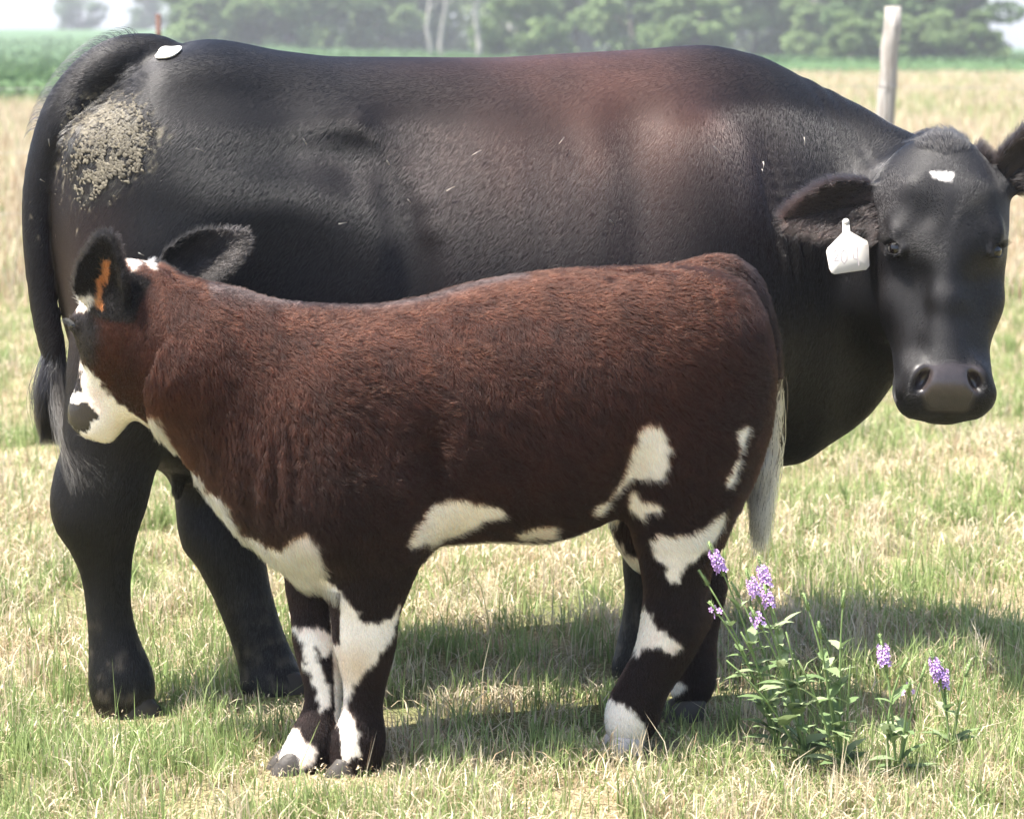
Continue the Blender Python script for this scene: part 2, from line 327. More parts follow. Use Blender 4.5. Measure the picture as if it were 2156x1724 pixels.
# ------------------------------------------------------------------ THE COW
#COW_BEGIN
def ortho(v, w):
    v = unit(v); w = np.asarray(w, float); w = unit(w-v*(w@v)); u = np.cross(w, v); return np.array([v, u, w])
def build_cow():
    F = Frame(300, 5.10, 17.0)
    V = Vol((-0.42, -0.98, -0.02), (2.08, 0.50, 1.58), 0.0072)
    P = F.p
    # barrel, rump, shoulder and neck as one lofted trunk; columns: px of station, top row, bottom row, half width, widest height, side shift, roundness
    st = []
    for px, top, bot, hw, wm, cu, p in [
        (101, 385, 470, .030, .5, 0, 2.0), (110, 345, 570, .075, .5, 0, 2.0), (130, 305, 680, .12, .55, 0, 2.1), (165, 262, 790, .165, .6, 0, 2.2), (215, 212, 850, .20, .62, 0, 2.3), (275, 160, 870, .228, .63, 0, 2.3),
        (340, 112, 890, .25, .56, 0, 2.35), (450, 84, 900, .270, .52, 0, 2.4), (600, 108, 905, .285, .48, 0, 2.35), (720, 120, 915, .305, .43, 0, 2.3), (860, 121, 935, .335, .39, 0, 2.25),
        (1020, 122, 955, .355, .38, 0, 2.2), (1200, 113, 960, .350, .38, 0, 2.2), (1340, 105, 955, .325, .41, 0, 2.15), (1470, 96, 965, .290, .44, 0, 2.05), (1580, 116, 985, .265, .48, -.005, 2.0),
        (1670, 158, 975, .235, .48, -.02, 2.05), (1740, 192, 935, .205, .5, -.045, 2.1), (1810, 228, 885, .178, .52, -.085, 2.15), (1875, 268, 800, .155, .55, -.13, 2.15), (1935, 310, 690, .135, .55, -.18, 2.15), (1990, 370, 610, .08, .55, -.2, 2.1)]:
        a = P(px, top, cu); b = P(px, bot, cu); st.append((P(px, 500, cu)[0], cu, hw, a[2], b[2], wm, p))
    V.loft((0, 0, 0), np.eye(3), st, 0.02)
    # thighs and hind legs
    def L(pts, t): return [(*P(x, y, tt if (tt := (q[0] if q else t)) is not None else t), r) for x, y, r, *q in pts]
    V.ell(P(385, 480, -.13), (.22, .13, .33), 0.08)
    V.ell(P(385, 480, .13), (.22, .13, .33), 0.08)
    V.limb(L([(350, 560, .17), (300, 760, .15), (238, 930, .100), (218, 1040, .086), (210, 1100, .074), (222, 1190, .049), (230, 1290, .041), (243, 1370, .048), (255, 1430, .060), (262, 1480, .056)], -.13), 0.05, 0.85)
    V.limb(L([(150, 1000, .020), (138, 1050, .022), (150, 1095, .024)], -.13), 0.045)
    V.ell(P(212, 1440, -.13), (.016, .03, .016), .014); V.bump(P(262, 1190, -.17), (.02, .03, .06), -.006); V.bump(P(185, 1190, -.17), (.02, .03, .08), -.006)
    V.limb(L([(360, 600, .17), (400, 800, .15), (450, 960, .105), (470, 1060, .088), (475, 1130, .078, .03), (505, 1230, .058, .0), (535, 1320, .051, -.02), (560, 1395, .053, -.03), (575, 1445, .060, -.04), (580, 1478, .058, -.04)], .07), 0.05, 0.85)
    V.limb(L([(420, 1020, .020), (404, 1075, .022), (415, 1135, .024)], .04), 0.045); V.ell(P(532, 1443, -.04), (.016, .03, .016), .014)
    # front legs
    V.ell(P(1430, 640, -.2), (.2, .11, .34), 0.10); V.ell(P(1430, 640, .2), (.2, .11, .34), 0.10)
    V.limb(L([(1450, 820, .12), (1400, 960, .095), (1385, 1080, .07), (1375, 1180, .062), (1366, 1240, .046), (1352, 1330, .044), (1348, 1385, .05), (1342, 1420, .052)], -.16), 0.05, 0.9)
    V.limb(L([(1500, 800, .12), (1450, 960, .09), (1440, 1080, .07), (1435, 1170, .06), (1430, 1240, .046), (1428, 1320, .044), (1425, 1370, .05), (1422, 1395, .052)], .16), 0.05, 0.9)
    # udder
    V.ell(P(400, 900, 0), (.14, .12, .1), 0.05); V.limb([(*P(378, 975, -.02), .02), (*P(374, 1040, -.02), .0125)], 0.015); V.limb([(*P(420, 975, .06), .02), (*P(422, 1030, .06), .0125)], 0.015)
    # tail
    V.limb(L([(350, 118, .034), (300, 124, .045), (250, 138, .050), (195, 172, .048), (145, 228, .043), (110, 300, .036), (88, 380, .031), (80, 460, .028), (83, 550, .026), (94, 650, .024), (110, 730, .022), (122, 800, .014)], -.02), 0.018)
    # bony landmarks and hollows of the near and far flank
    for sg in (-1, 1):
        def B(px, py, t, r, amp): V.bump(P(px, py, sg*t), r, amp)
        B(745, 245, .27, (.09, .08, .07), .013)          # hook bone
        B(872, 305, .29, (.13, .12, .12), -.016)
        for bx, by in ((770, 262), (805, 290), (840, 325), (872, 368), (895, 420), (905, 480)): B(bx, by, .29, (.022, .08, .03), .0065)
        for bx, by in ((735, 330), (775, 380), (812, 430)): B(bx, by, .29, (.05, .08, .06), -.006)         # hollow of the loin
        B(790, 420, .31, (.03, .10, .13), .008)
        B(640, 330, .27, (.17, .10, .06), -.016)
        B(480, 210, .25, (.16, .10, .05), -.014)
        B(560, 420, .27, (.20, .1, .11), .016)
        B(150, 290, .13, (.05, .06, .06), .022)           # pin bone
        B(225, 200, .13, (.06, .06, .05), -.022)
        B(260, 640, .22, (.05, .1, .16), -.012)
        B(880, 560, .33, (.05, .1, .24), -.020)           # flank fold
        B(1350, 420, .30, (.06, .1, .24), -.016)          # behind the shoulder blade
        B(1450, 300, .26, (.09, .1, .16), .014)
        B(1620, 420, .24, (.05, .1, .22), -.014)
        B(1290, 330, .32, (.05, .1, .2), .008)
        for i in range(5): B(960+75*i, 540-12*i, .35, (.022, .1, .18), .0018)
    # shoulder / neck skin folds
    sl, X, Y, Z = V.reg((1.05, -.6, .45), (1.85, .2, 1.5))
    ph = (X-1.2)*1.0+0.16*(Z-1.0)
    msk = np.exp(-((X-1.46)/.15)**2)*np.exp(-((Z-.98)/.24)**2)*(.55+.45*np.sin(X*31+Z*3))
    V.f[sl] += (0.0058*np.sin(ph*165+2.2*np.sin(Z*5)+1.2*np.sin(X*23))*msk).astype(np.float32)
    # ---- head, turned to face the camera
    ho = F.w2l(at(1993, 291, 5.03)); vd = F.w2l(F.o+np.array([-.022, -.27, -.96])); wd = F.w2l(F.o+np.array([-.02, -.96, .27]))
    H = ortho(vd, wd)                                     # rows: down the face, sideways, out of the face
    if H[1]@F.w2l(F.o+np.array([1, 0, 0])) < 0: H[1] *= -1
    hp = lambda v, u, w: ho+v*H[0]+u*H[1]+w*H[2]
    V.loft(ho, H, [(-.022, 0, .03, -.07, -.13, .5, 2), (-.01, 0, .055, -.045, -.15, .5, 2), (.03, 0, .092, -.015, -.2, .5, 2.2), (.08, 0, .122, .012, -.235, .5, 2.4), (.14, 0, .136, .03, -.255, .5, 2.4), (.22, 0, .140, .035, -.265, .5, 2.3),
        (.30, 0, .134, .036, -.25, .42, 1.8), (.38, 0, .114, .036, -.21, .40, 1.75), (.44, 0, .100, .034, -.165, .44, 2.0), (.485, 0, .099, .036, -.14, .5, 2.4), (.525, 0, .103, .034, -.125, .5, 2.6), (.553, 0, .096, .022, -.11, .5, 2.5), (.578, 0, .075, .0, -.095, .5, 2.2), (.588, 0, .03, -.03, -.07, .5, 2)], 0.03)
    V.limb([(*hp(.12, 0, -.16), .13), (*P(1900, 470, -.14), .16)], 0.08)
    V.limb([(*hp(.30, 0, -.17), .09), (*P(1840, 640, -.1), .12)], 0.08)
    V.bump(hp(-.01, 0, -.06), (.04, .03, .04), .012); eyes = []
    for sg in (-1, 1):
        V.bump(hp(.198, sg*.112, .01), (.026, .040, .035), .014)       # brow
        V.bump(hp(.262, sg*.118, -.004), (.014, .03, .02), .006)
        V.bump(hp(.34, sg*.108, -.07), (.07, .04, .05), .014)
        V.bump(hp(.37, sg*.082, .015), (.085, .028, .05), -.014)
        V.bump(hp(.31, sg*.088, .01), (.06, .035, .05), -.024)
        V.bump(hp(.275, sg*.12, -.02), (.03, .03, .03), -.008)
        V.bump(hp(.34, sg*.048, .025), (.10, .018, .03), .007)
        V.bump(hp(.10, sg*.07, .01), (.045, .03, .03), .010)
        V.bump(hp(.17, sg*.05, .03), (.03, .02, .03), -.006)
        V.bump(hp(.44, sg*.075, .01), (.04, .03, .03), -.012)
        V.bump(hp(.5, sg*.07, .025), (.028, .03, .03), .010)
        ed = unit(sg*H[1]*.84+H[2]*.54-H[0]*.05); ec = V.surf(hp(.236, sg*.05, -.045), ed); V.eyelids(ec, ed, H[2]*.8+H[0]*.35-sg*H[1]*.5, 1.2); eyes.append((ec, ed))
        V.ell(hp(.515, sg*.055, .034), (.028, .0135, .03), 0.010, M=np.array([H[0]*.85+sg*H[1]*.5, H[1]*.85-sg*H[0]*.5, H[2]]), cut=True)   # nostril
    V.bump(hp(.51, 0, .035), (.045, .03, .03), .005)
    V.limb([(*hp(.540, 0, -.050), .041), (*hp(.543, 0, -.065), .040)], 0.012, 1.0)
    for sg in (-1, 1):
        V.bump(hp(.545, sg*.082, .0), (.03, .025, .03), .010); V.bump(hp(.548, sg*.052, .036), (.022, .007, .02), -.006); V.bump(hp(.47, sg*.04, .04), (.012, .03, .02), -.004)
        V.bump(hp(.22, sg*.085, .03), (.012, .03, .02), -.004); V.bump(hp(.185, sg*.10, .02), (.008, .03, .02), -.003)
    V.limb([(*hp(.566, -.085, .008), .005), (*hp(.571, 0, .022), .005), (*hp(.566, .085, .008), .005)], 0.001) if False else None
    # ears: cupped leaves
    def ear(base, tip, side, open_dir, wid, thick=.011):
        base, tip = np.array(base), np.array(tip); ax = tip-base; Ln = np.linalg.norm(ax); E = ortho(ax, open_dir); c = (base+tip)/2
        m = Ln*.75; sl, X, Y, Z = V.reg(c-m, c+m); X, Y, Z = X-base[0], Y-base[1], Z-base[2]
        v, u, w = [E[i][0]*X+E[i][1]*Y+E[i][2]*Z for i in range(3)]
        t = np.clip(v/Ln, 0, 1); hw = wid*np.maximum(np.sin(np.pi*np.clip(t*.93+.07, 0, 1)**.8), 0)**.75+.004
        bow = 0.55*(u*u)/np.maximum(wid, .02)                  # cup
        d = np.maximum(np.abs(u)-hw, np.abs(w-bow*1.0)-thick); dv = np.maximum(np.maximum(-v, v-Ln), 0); d = np.maximum(d, dv)
        V.add((d-.002).astype(np.float32), sl, .012)
        V.limb([(*(base-ax*.12), .035), (*(base+ax*.18), .022)], 0.03)
        return base, tip, E
    cd = F.w2l(F.o+np.array([0.15, -1, .1]))
    e1 = ear(hp(.115, -.125, -.09), F.w2l(at(1652, 462, 5.12)), -1, cd, .054)
    e2 = ear(hp(.075, .125, -.09), F.w2l(at(2275, 232, 5.12)), 1, cd, .050)
    def soft(p): q = p-ho; return 1-sstep(-.30, -.2, q@H[2])*sstep(.30, .22, np.abs(q@H[1]))*sstep(-.12, -.06, q@H[0])
    Vv, Q = V.mesh(3, soft, 22)
    N = vnormals(Vv, Q)
    # ---- coat colour (black, sun-bleached brown over the shoulder, dried mud on the buttock, white star)
    mud = F.poly([(162, 245), (200, 220), (245, 209), (292, 226), (314, 285), (302, 325), (272, 360), (238, 400), (200, 432), (165, 425), (150, 330)], -.17)
    def colour(p):
        n = len(p); c = np.tile(np.array([0.0075, 0.0070, 0.0074]), (n, 1))
        def G(px, py, t, rs, rz): q = P(px, py, t); return np.exp(-((p[:, 0]-q[0])/rs)**2-((p[:, 2]-q[2])/rz)**2)
        br = np.clip(1.1*G(1330, 200, -.3, .14, .17)+.75*G(1220, 130, -.2, .22, .06)+.55*G(1200, 330, -.3, .30, .30)+.35*G(1480, 330, -.3, .2, .25)+.3*G(180, 560, -.1, .07, .2), 0, 1.2)
        br *= np.clip(.35+1.1*fbm(p*np.array([1, 1, .6]), 7, 3), 0, 1.3)
        c += br[:, None]*np.array([.040, .0170, .0110])
        c *= (0.8+.4*noise(p*np.array([1, 1, .35]), 14, 5))[:, None]
        # mud
        sdm = poly_sd(p[:, [0, 2]], mud); near = p[:, 1] < .02
        pr = np.stack([p[:, 0]*.8+p[:, 2]*.6, p[:, 1], p[:, 2]*.8-p[:, 0]*.6], 1)*np.array([.55, .8, 1.25]); cell = noise(pr+0.008*noise(p, 60, 2)[:, None], 150, 8)*.62+noise(pr, 260, 9)*.38
        m = sstep(.055, -.03, sdm+.05*(fbm(p, 22, 4)-.5))*near
        mk = .45*sstep(.50, .60, cell+.22*(m-.7)-.10*sstep(P(200, 330, 0)[2], P(200, 430, 0)[2], p[:, 2]))*sstep(.1, .6, m)*.85
        c = c*(1-mk[:, None])+mk[:, None]*np.array([.30, .26, .18])*(.75+.5*noise(p, 90, 1))[:, None]
        dots = (noise(p, 90, 21) > .93) & (p[:, 0] < P(250, 300, 0)[0]-.02) & (p[:, 2] > .75)
        c[dots] = c[dots]*.4+np.array([.20, .17, .12])
        low = sstep(.30, .02, p[:, 2])*sstep(.5, .7, fbm(p, 45, 12))*.5
        c = c*(1-low[:, None])+low[:, None]*np.array([.12, .10, .08])
        # head
        q = p-ho; v, u, w = q@H[0], q@H[1], q@H[2]; hd = (np.abs(u) < .17) & (v > -.05) & (v < .62) & (w > -.3)
        star = np.exp(-((v-.085)/.011)**2-((u+.012-.35*(v-.085))/.024)**2); st_ = hd*sstep(.35, .6, star+.55*(noise(p, 110, 6)-.5))*(w > -.05)
        c = c*(1-st_[:, None])+st_[:, None]*np.array([.75, .72, .68])
        return c
    def nosemask(p):
        q = p-ho; v, u, w = q@H[0], q@H[1], q@H[2]
        d = np.abs(u)/np.clip(.070-.42*np.maximum(v-.508, 0)-.3*np.maximum(.49-v, 0), .012, 1)
        return sstep(1.15, .75, d)*sstep(.474, .490, v-.12*np.abs(u)+.008)*sstep(.578, .566, v)*(w > -.03)
    cv = colour(Vv); nm = nosemask(Vv); sdm = poly_sd(Vv[:, [0, 2]], mud); mm = (sstep(.03, -.03, sdm)*(Vv[:, 1] < .02)*.06)[:, None]; cv = np.where(mm > .02, cv*.0+np.array([.009, .008, .008])*(1-mm)+mm*np.array([.17, .145, .10]), cv)
    cv = cv*(1-nm[:, None])+nm[:, None]*np.array([.036, .029, .028])*(.8+.4*noise(Vv, 160, 2))[:, None]
    root = empty('cow', tuple(F.o), F.a); tag(root, 'large black cow with a white ear tag standing behind the brown calf', 'cow')
    body = mesh_obj('body', Vv, Q, M_COWSKIN, root, cols=cv, attrs={'wet': nm})
    # ---- parts
    def ball(name, c, r, mat, parent, sc=(1, 1, 1), seg=20, rg=14):
        th = np.linspace(0, np.pi, rg+1)[1:-1]; ph = np.arange(seg)/seg*2*np.pi
        v = [(0, 0, 1)]+[(math.sin(t)*math.cos(q), math.sin(t)*math.sin(q), math.cos(t)) for t in th for q in ph]+[(0, 0, -1)]
        f3 = []; f4 = []
        for j in range(seg):
            f3.append((0, 1+j, 1+(j+1) % seg)); b = 1+(rg-2)*seg; f3.append((len(v)-1, b+(j+1) % seg, b+j))
            for i in range(rg-2): a = 1+i*seg; f4.append((a+j, a+seg+j, a+seg+(j+1) % seg, a+(j+1) % seg))
        v = np.array(v)*r*np.array(sc)+np.array(c); return mesh_obj(name, v, [np.array(f3), np.array(f4)], mat, parent)
    for ec, ed in eyes: ball('eye', ec-ed*.0135, .0195, M_EYE, root)
    # ear tag: five-sided plastic plate with rounded corners hanging from the ear
    Yt = 5.0
    out = [(1774, 468), (1788, 468), (1790, 488), (1826, 508), (1829, 518), (1830.5, 560), (1824, 568), (1757, 577.5), (1750, 574), (1746, 566), (1739.5, 530), (1742, 523), (1774, 490)]
    c0 = F.w2l(np.array([at(x, y, Yt+.00055*(578-y)) for x, y in out])); nrm = np.cross(c0[4]-c0[0], c0[8]-c0[0]); nrm = unit(nrm); nrm = nrm*(1 if nrm@F.w2l(F.o+np.array([0, -1, 0.])) > 0 else -1)
    k = len(out); vv = np.concatenate([c0+nrm*.0012, c0-nrm*.0012]); cc = np.concatenate([vv, [c0.mean(0)+nrm*.0012], [c0.mean(0)-nrm*.0012]])
    f3 = [(2*k, i, (i+1) % k) for i in range(k)]+[(2*k+1, k+(i+1) % k, k+i) for i in range(k)]; f4 = [(i, k+i, k+(i+1) % k, (i+1) % k) for i in range(k)]
    tg = mesh_obj('ear_tag', cc, [np.array(f3), np.array(f4)], M_TAG, root, smooth=False); tag(tg, 'worn white plastic ear tag with faded number')
    def stroke(pts, wd=3.2):
        q = F.w2l(np.array([at(x, y, Yt+.00055*(578-y)) for x, y in pts]))+nrm*.0018; vs = []; fs = []
        for i, (a, b) in enumerate(zip(q[:-1], q[1:])):
            e = unit(np.cross(unit(b-a), nrm))*wd/2/1010; vs += [a-e, a+e, b+e, b-e]; fs.append((4*i, 4*i+1, 4*i+2, 4*i+3))
        return np.array(vs), np.array(fs)
    vs = []; fs = []; n0 = 0
    for pts in ([(1795, 528), (1797, 545), (1805, 547)], [(1806, 520), (1804, 534), (1808, 560)], [(1776, 527), (1771, 535), (1771, 548), (1777, 556), (1783, 548), (1783, 535), (1776, 527)], [(1754, 532), (1760, 527), (1765, 532), (1762, 541), (1756, 550), (1766, 549)]):
        a, b = stroke(pts, 2.2); vs.append(a); fs.append(b+n0); n0 += len(a)
    mesh_obj('faded_number', np.concatenate(vs), np.concatenate(fs), M_INK, tg, smooth=False)
    btn = F.w2l(at(1781, 468, Yt+.062)); ball('stud', btn, .008, M_TAG, tg)
    # white adhesive patch lying on the rump
    i0 = np.argmin(np.linalg.norm(Vv-P(352, 98, -.03), axis=1))
    def on_surf(px, py):
        o_ = F.w2l(np.array([0, 0, EYE])); d = F.w2l(F.o+ray(px, py)); t = ((Vv-o_)@d)/(d@d); ds = np.linalg.norm(Vv-o_-t[:, None]*d, axis=1); ok = np.where(ds < .012)[0]
        j = ok[np.argmin(t[ok])]; return o_+d*t[j], N[j]
    pc, pn = on_surf(352, 103)
    nx, ny = 13, 9; ex = unit(np.cross(np.array([0, 1, 0.]), pn)); ex = ex*(1 if ex[0] > 0 else -1); ey = unit(np.cross(pn, ex)); pv = []
    for j in range(ny):
        for i in range(nx):
            a, b = (i/(nx-1)-.5)*2, (j/(ny-1)-.5)*2
            q = pc+ex*a*.030*(1-.25*b*b)*(1)+ey*b*.042*(1-.35*a*a)+ex*b*.006
            m_ = np.argmin(np.linalg.norm(Vv-q, axis=1)); q = q+N[m_]*(((Vv[m_]-q)@N[m_])+.007); pv.append(q)
    pf = [(j*nx+i, j*nx+i+1, (j+1)*nx+i+1, (j+1)*nx+i) for j in range(ny-1) for i in range(nx-1)]
    po = mesh_obj('adhesive_patch', pv, np.array(pf), M_PATCH, root); tag(po, 'small white adhesive patch on the rump'); so_ = po.modifiers.new('s', 'SOLIDIFY'); so_.thickness = .003
    # hooves
    def hoof(name, c, ln, r, t_):
        for dd in (-1, 1):
            vs = []; fs = []; seg = 12
            for k_, (zz, rr, fw) in enumerate([(.0, 1.0, .022), (.018, .97, .017), (.042, .82, .004), (.055, .5, -.006)]):
                for j in range(seg): a = 2*math.pi*j/seg; vs.append((c[0]+fw+math.cos(a)*r*1.25*rr, c[1]+dd*r*.62+math.sin(a)*r*.62*rr, zz))
            for k_ in range(3):
                for j in range(seg): fs.append((k_*seg+j, k_*seg+(j+1) % seg, (k_+1)*seg+(j+1) % seg, (k_+1)*seg+j))
            mesh_obj(name, np.array(vs), np.array(fs), M_HOOF, root)
    for x, y, t_ in ((266, 1500, -.13), (584, 1480, -.04), (1344, 1420, -.16), (1424, 1390, .16)):
        q = P(x, y, t_); hoof('hoof', (q[0]-.004, t_, 0), .1, .044, t_)
    # ---- coat
    rng = np.random.default_rng(5)
    EC = np.array([e[0] for e in eyes])
    def dens(c, n): return np.where(np.min(np.linalg.norm(c[:, None]-EC[None], axis=2), 1) < .016, 0., 1.)*np.where(c[:, 1] > .12, .15, 1.0)*np.where(nosemask(c) > .3, .0, 1.0)*np.where(c[:, 0] > 1.5, 1.5, 1.0)
    p, n = scatter(Vv, Q, N, 1000000, rng, dens)
    q = p-ho; hv, hu, hw = q@H[0], q@H[1], q@H[2]; ishead = (hv > -.04) & (hv < .62) & (np.abs(hu) < .16) & (hw > -.2)
    def lerp(x, y, k): return x*(1-k[:, None])+y*k[:, None]
    flow = lerp(np.tile(np.array([-.62, 0, -.78]), (len(p), 1)), np.array([-.12, 0, -1.0]), sstep(.75, .45, p[:, 2]))
    flow = lerp(flow, np.array([-.28, 0, -.95]), sstep(.85, 1.45, p[:, 0]))
    flow = lerp(flow, np.array([-1.0, 0, -.1]), sstep(1.22, 1.40, p[:, 2]))
    sgu = np.tanh(hu/.035); fh = -H[0][None]*1.0+H[1][None]*sgu[:, None]*.5
    kf = sstep(.05, .2, hv)[:, None]; fh = fh*(1-kf)+kf*(H[0][None]*(-.2+.75*sstep(.12, .32, hv)[:, None])+H[1][None]*sgu[:, None]*.8)
    kh = sstep(-.24, -.12, hw)*sstep(.19, .13, np.abs(hu))*sstep(-.10, -.02, hv)*sstep(.66, .60, hv); flow = lerp(flow, fh, kh)
    flow = flow+.20*np.stack([noise(p, 7, i)-.5 for i in (1, 2, 3)], 1)*2+.05*rng.normal(size=p.shape)
    flow = unit(flow-n*(flow*n).sum(1, keepdims=True))
    ln = .0115*(.75+.5*rng.random(len(p)))
    # ears get long fringes, poll a tuft
    isear = np.zeros(len(p), bool)
    for base, tip, E in (e1, e2):
        z = p-base; L_ = np.linalg.norm(tip-base); a = z@E[0]; er = (a > .01) & (a < L_+.03) & (np.abs(z@E[1]) < .085) & (np.abs(z@E[2]) < .06)
        isear |= er; flow[er] = unit(E[0]*.9+E[1]*np.sign(z[er]@E[1])[:, None]*.45+.25*rng.normal(size=(er.sum(), 3)))
    ln[isear] = .021*(.5+rng.random(isear.sum()))
    tuft = (hv < .04-.4*np.abs(hu)) & (hv > -.05) & (np.abs(hu) < .055) & (hw > -.14) & (rng.random(len(p)) < .55); ln[tuft] = .026*(.5+.8*rng.random(tuft.sum()))
    ln[ishead & ~tuft & ~isear] *= .6
    tailm = (p[:, 0] < P(290, 130, 0)[0]) & (p[:, 2] > 1.2) & (n[:, 2] > .3) & (rng.random(len(p)) < .12); ln[tailm] = .035
    lift = np.where(isear | tuft, .35, .05); lift = np.where(tailm, .8, lift)
    d1 = unit(flow+n*lift[:, None]*1.6); d2 = unit(flow+n*lift[:, None]*.3)
    HP = np.stack([p-n*.001, p+d1*ln[:, None]*.45, p+d1*ln[:, None]*.45+d2*ln[:, None]*.55], 1)
    hc = colour(p)*(.9+.2*rng.random(len(p)))[:, None]
    hc[isear] += np.array([.012, .006, .004])*rng.random(isear.sum())[:, None]
    curves_obj('coat', HP, np.where(isear, .00035, .00022), hc, M_COWHAIR, root)
    # tail switch: hanging tuft plus wisps blown to the right
    m = 5200; t = rng.random(m); base = np.array([P(114+10*a, 735+70*a, -.02) for a in t])+rng.normal(size=(m, 3))*.009
    wisp = rng.random(m) < .05
    end = np.where(wisp[:, None], np.array([P(150+180*a, 960+90*b, -.22) for a, b in zip(rng.random(m)**1.4, rng.random(m))]), np.array([P(84+75*a, 860+80*b, -.05) for a, b in zip(rng.random(m), rng.random(m))]))
    mid = np.where(wisp[:, None], np.array([P(85+70*a, 905+35*b, -.12) for a, b in zip(rng.random(m), rng.random(m))]), (base+end)/2+np.stack([-.02+.02*rng.normal(size=m), .02*rng.normal(size=m), .0*t], 1))
    u_ = np.linspace(0, 1, 7)[None, :, None]; HP = (1-u_)**2*base[:, None]+2*u_*(1-u_)*mid[:, None]+u_**2*end[:, None]
    hc = np.where(wisp[:, None], np.array([.012, .010, .008]), np.array([.008, .007, .007]))*(.5+rng.random(m))[:, None]
    curves_obj('tail_switch', HP, np.where(wisp, .0003, .00045), hc, M_COWHAIR, root)
    # dried mud: small raised flakes
    mp_, mn_ = scatter(Vv, Q, N, 90000, rng, lambda c, n_: ((c[:, 0] < P(345, 300, -.1)[0]) & (c[:, 2] > .85) & (c[:, 1] < .0)).astype(float)+1e-9)
    sd_ = poly_sd(mp_[:, [0, 2]], mud)+.03*(fbm(mp_, 25, 6)-.5); okm = (rng.random(len(sd_)) < sstep(.03, -.05, sd_+.04*(fbm(mp_, 40, 16)-.5))) & (mp_[:, 1] < .0) & (noise(mp_, 52, 3) > .38+.16*sstep(P(200, 320, 0)[2], P(200, 430, 0)[2], mp_[:, 2])); mp_, mn_, sd_ = mp_[okm], mn_[okm], sd_[okm]
    nf = min(1500, len(mp_)); mp_, mn_, sd_ = mp_[:nf], mn_[:nf], sd_[:nf]; e1_ = np.array([.75, 0, -.65])+.35*rng.normal(size=(nf, 3)); e1_ = unit(e1_-mn_*(e1_*mn_).sum(1, keepdims=True)); e2_ = np.cross(mn_, e1_)
    la = (.0034+.0042*rng.random(nf)**2)*(.55+.45*sstep(.02, -.03, sd_)); lb_ = la*(.45+.3*rng.random(nf)); vs = [mp_+mn_*.0050]
    for a in range(6):
        q_ = a*np.pi/3+.4*rng.normal(size=nf); rr_ = .75+.45*rng.random(nf); vs.append(mp_+e1_*(la*np.cos(q_)*rr_)[:, None]+e2_*(lb_*np.sin(q_)*rr_)[:, None]+mn_*.0026)
    vs = np.stack(vs, 1).reshape(-1, 3); b0 = np.arange(nf)*7; fs = np.concatenate([np.stack([b0, b0+1+a, b0+1+(a+1) % 6], 1) for a in range(6)])
    mc = np.repeat(np.array([.14, .122, .088])*(.5+.8*rng.random(nf))[:, None], 7, 0)
    mo = mesh_obj('dried_mud', vs, fs, M_COWSKIN, root, smooth=False, cols=mc, attrs={'wet': np.zeros(len(vs))}); tag(mo, 'patch of dried tan mud flakes on the buttock', kind='stuff')
    # stuck bits of straw
    fl = []
    for px, py in ((1003, 325), (815, 345), (948, 400), (860, 425), (1600, 350), (1598, 362), (420, 318), (640, 300), (1505, 318), (300, 535), (720, 470), (1180, 300), (1690, 300), (1285, 470), (90, 380), (105, 300)):
        q, nn = on_surf(px, py); d = unit(rng.normal(size=3)*.6+np.array([.6, 0, -.8])); d = unit(d-nn*(d@nn)); L_ = .008+.014*rng.random(); fl.append([q+nn*.008-d*L_/2, q+nn*.010, q+nn*.008+d*L_/2])
    tag(curves_obj('straw_flecks', np.array(fl), np.full(len(fl), .0013), np.array([.55, .44, .27])*np.ones((len(fl), 1)), M_COWHAIR, root), kind='stuff')
    # eyelashes
    m = 60; lb = []; le = []
    for ec, ed in eyes:
        e1 = unit(H[2]-ed*(H[2]@ed)); e2 = np.cross(ed, e1); e2 = e2*(1 if e2[2] > 0 else -1)
        for i in range(m):
            a = (i/(m-1)-.5)*2; b0 = ec+e1*a*.018+e2*(.011-.005*a*a)+ed*.003; lb.append(b0); le.append(b0+unit(ed*.9+e2*.05+e1*.2)*.022*(.7+.5*rng.random()))
    lb, le = np.array(lb), np.array(le); HP = np.stack([lb, (lb+le)/2-H[0]*.002, le-H[0]*.006], 1)
    curves_obj('eyelashes', HP, np.full(len(lb), .0004), np.full((len(lb), 3), .003), M_COWHAIR, root)
    return F
build_cow()
#COW_END
print('cow', time.time()-T0)

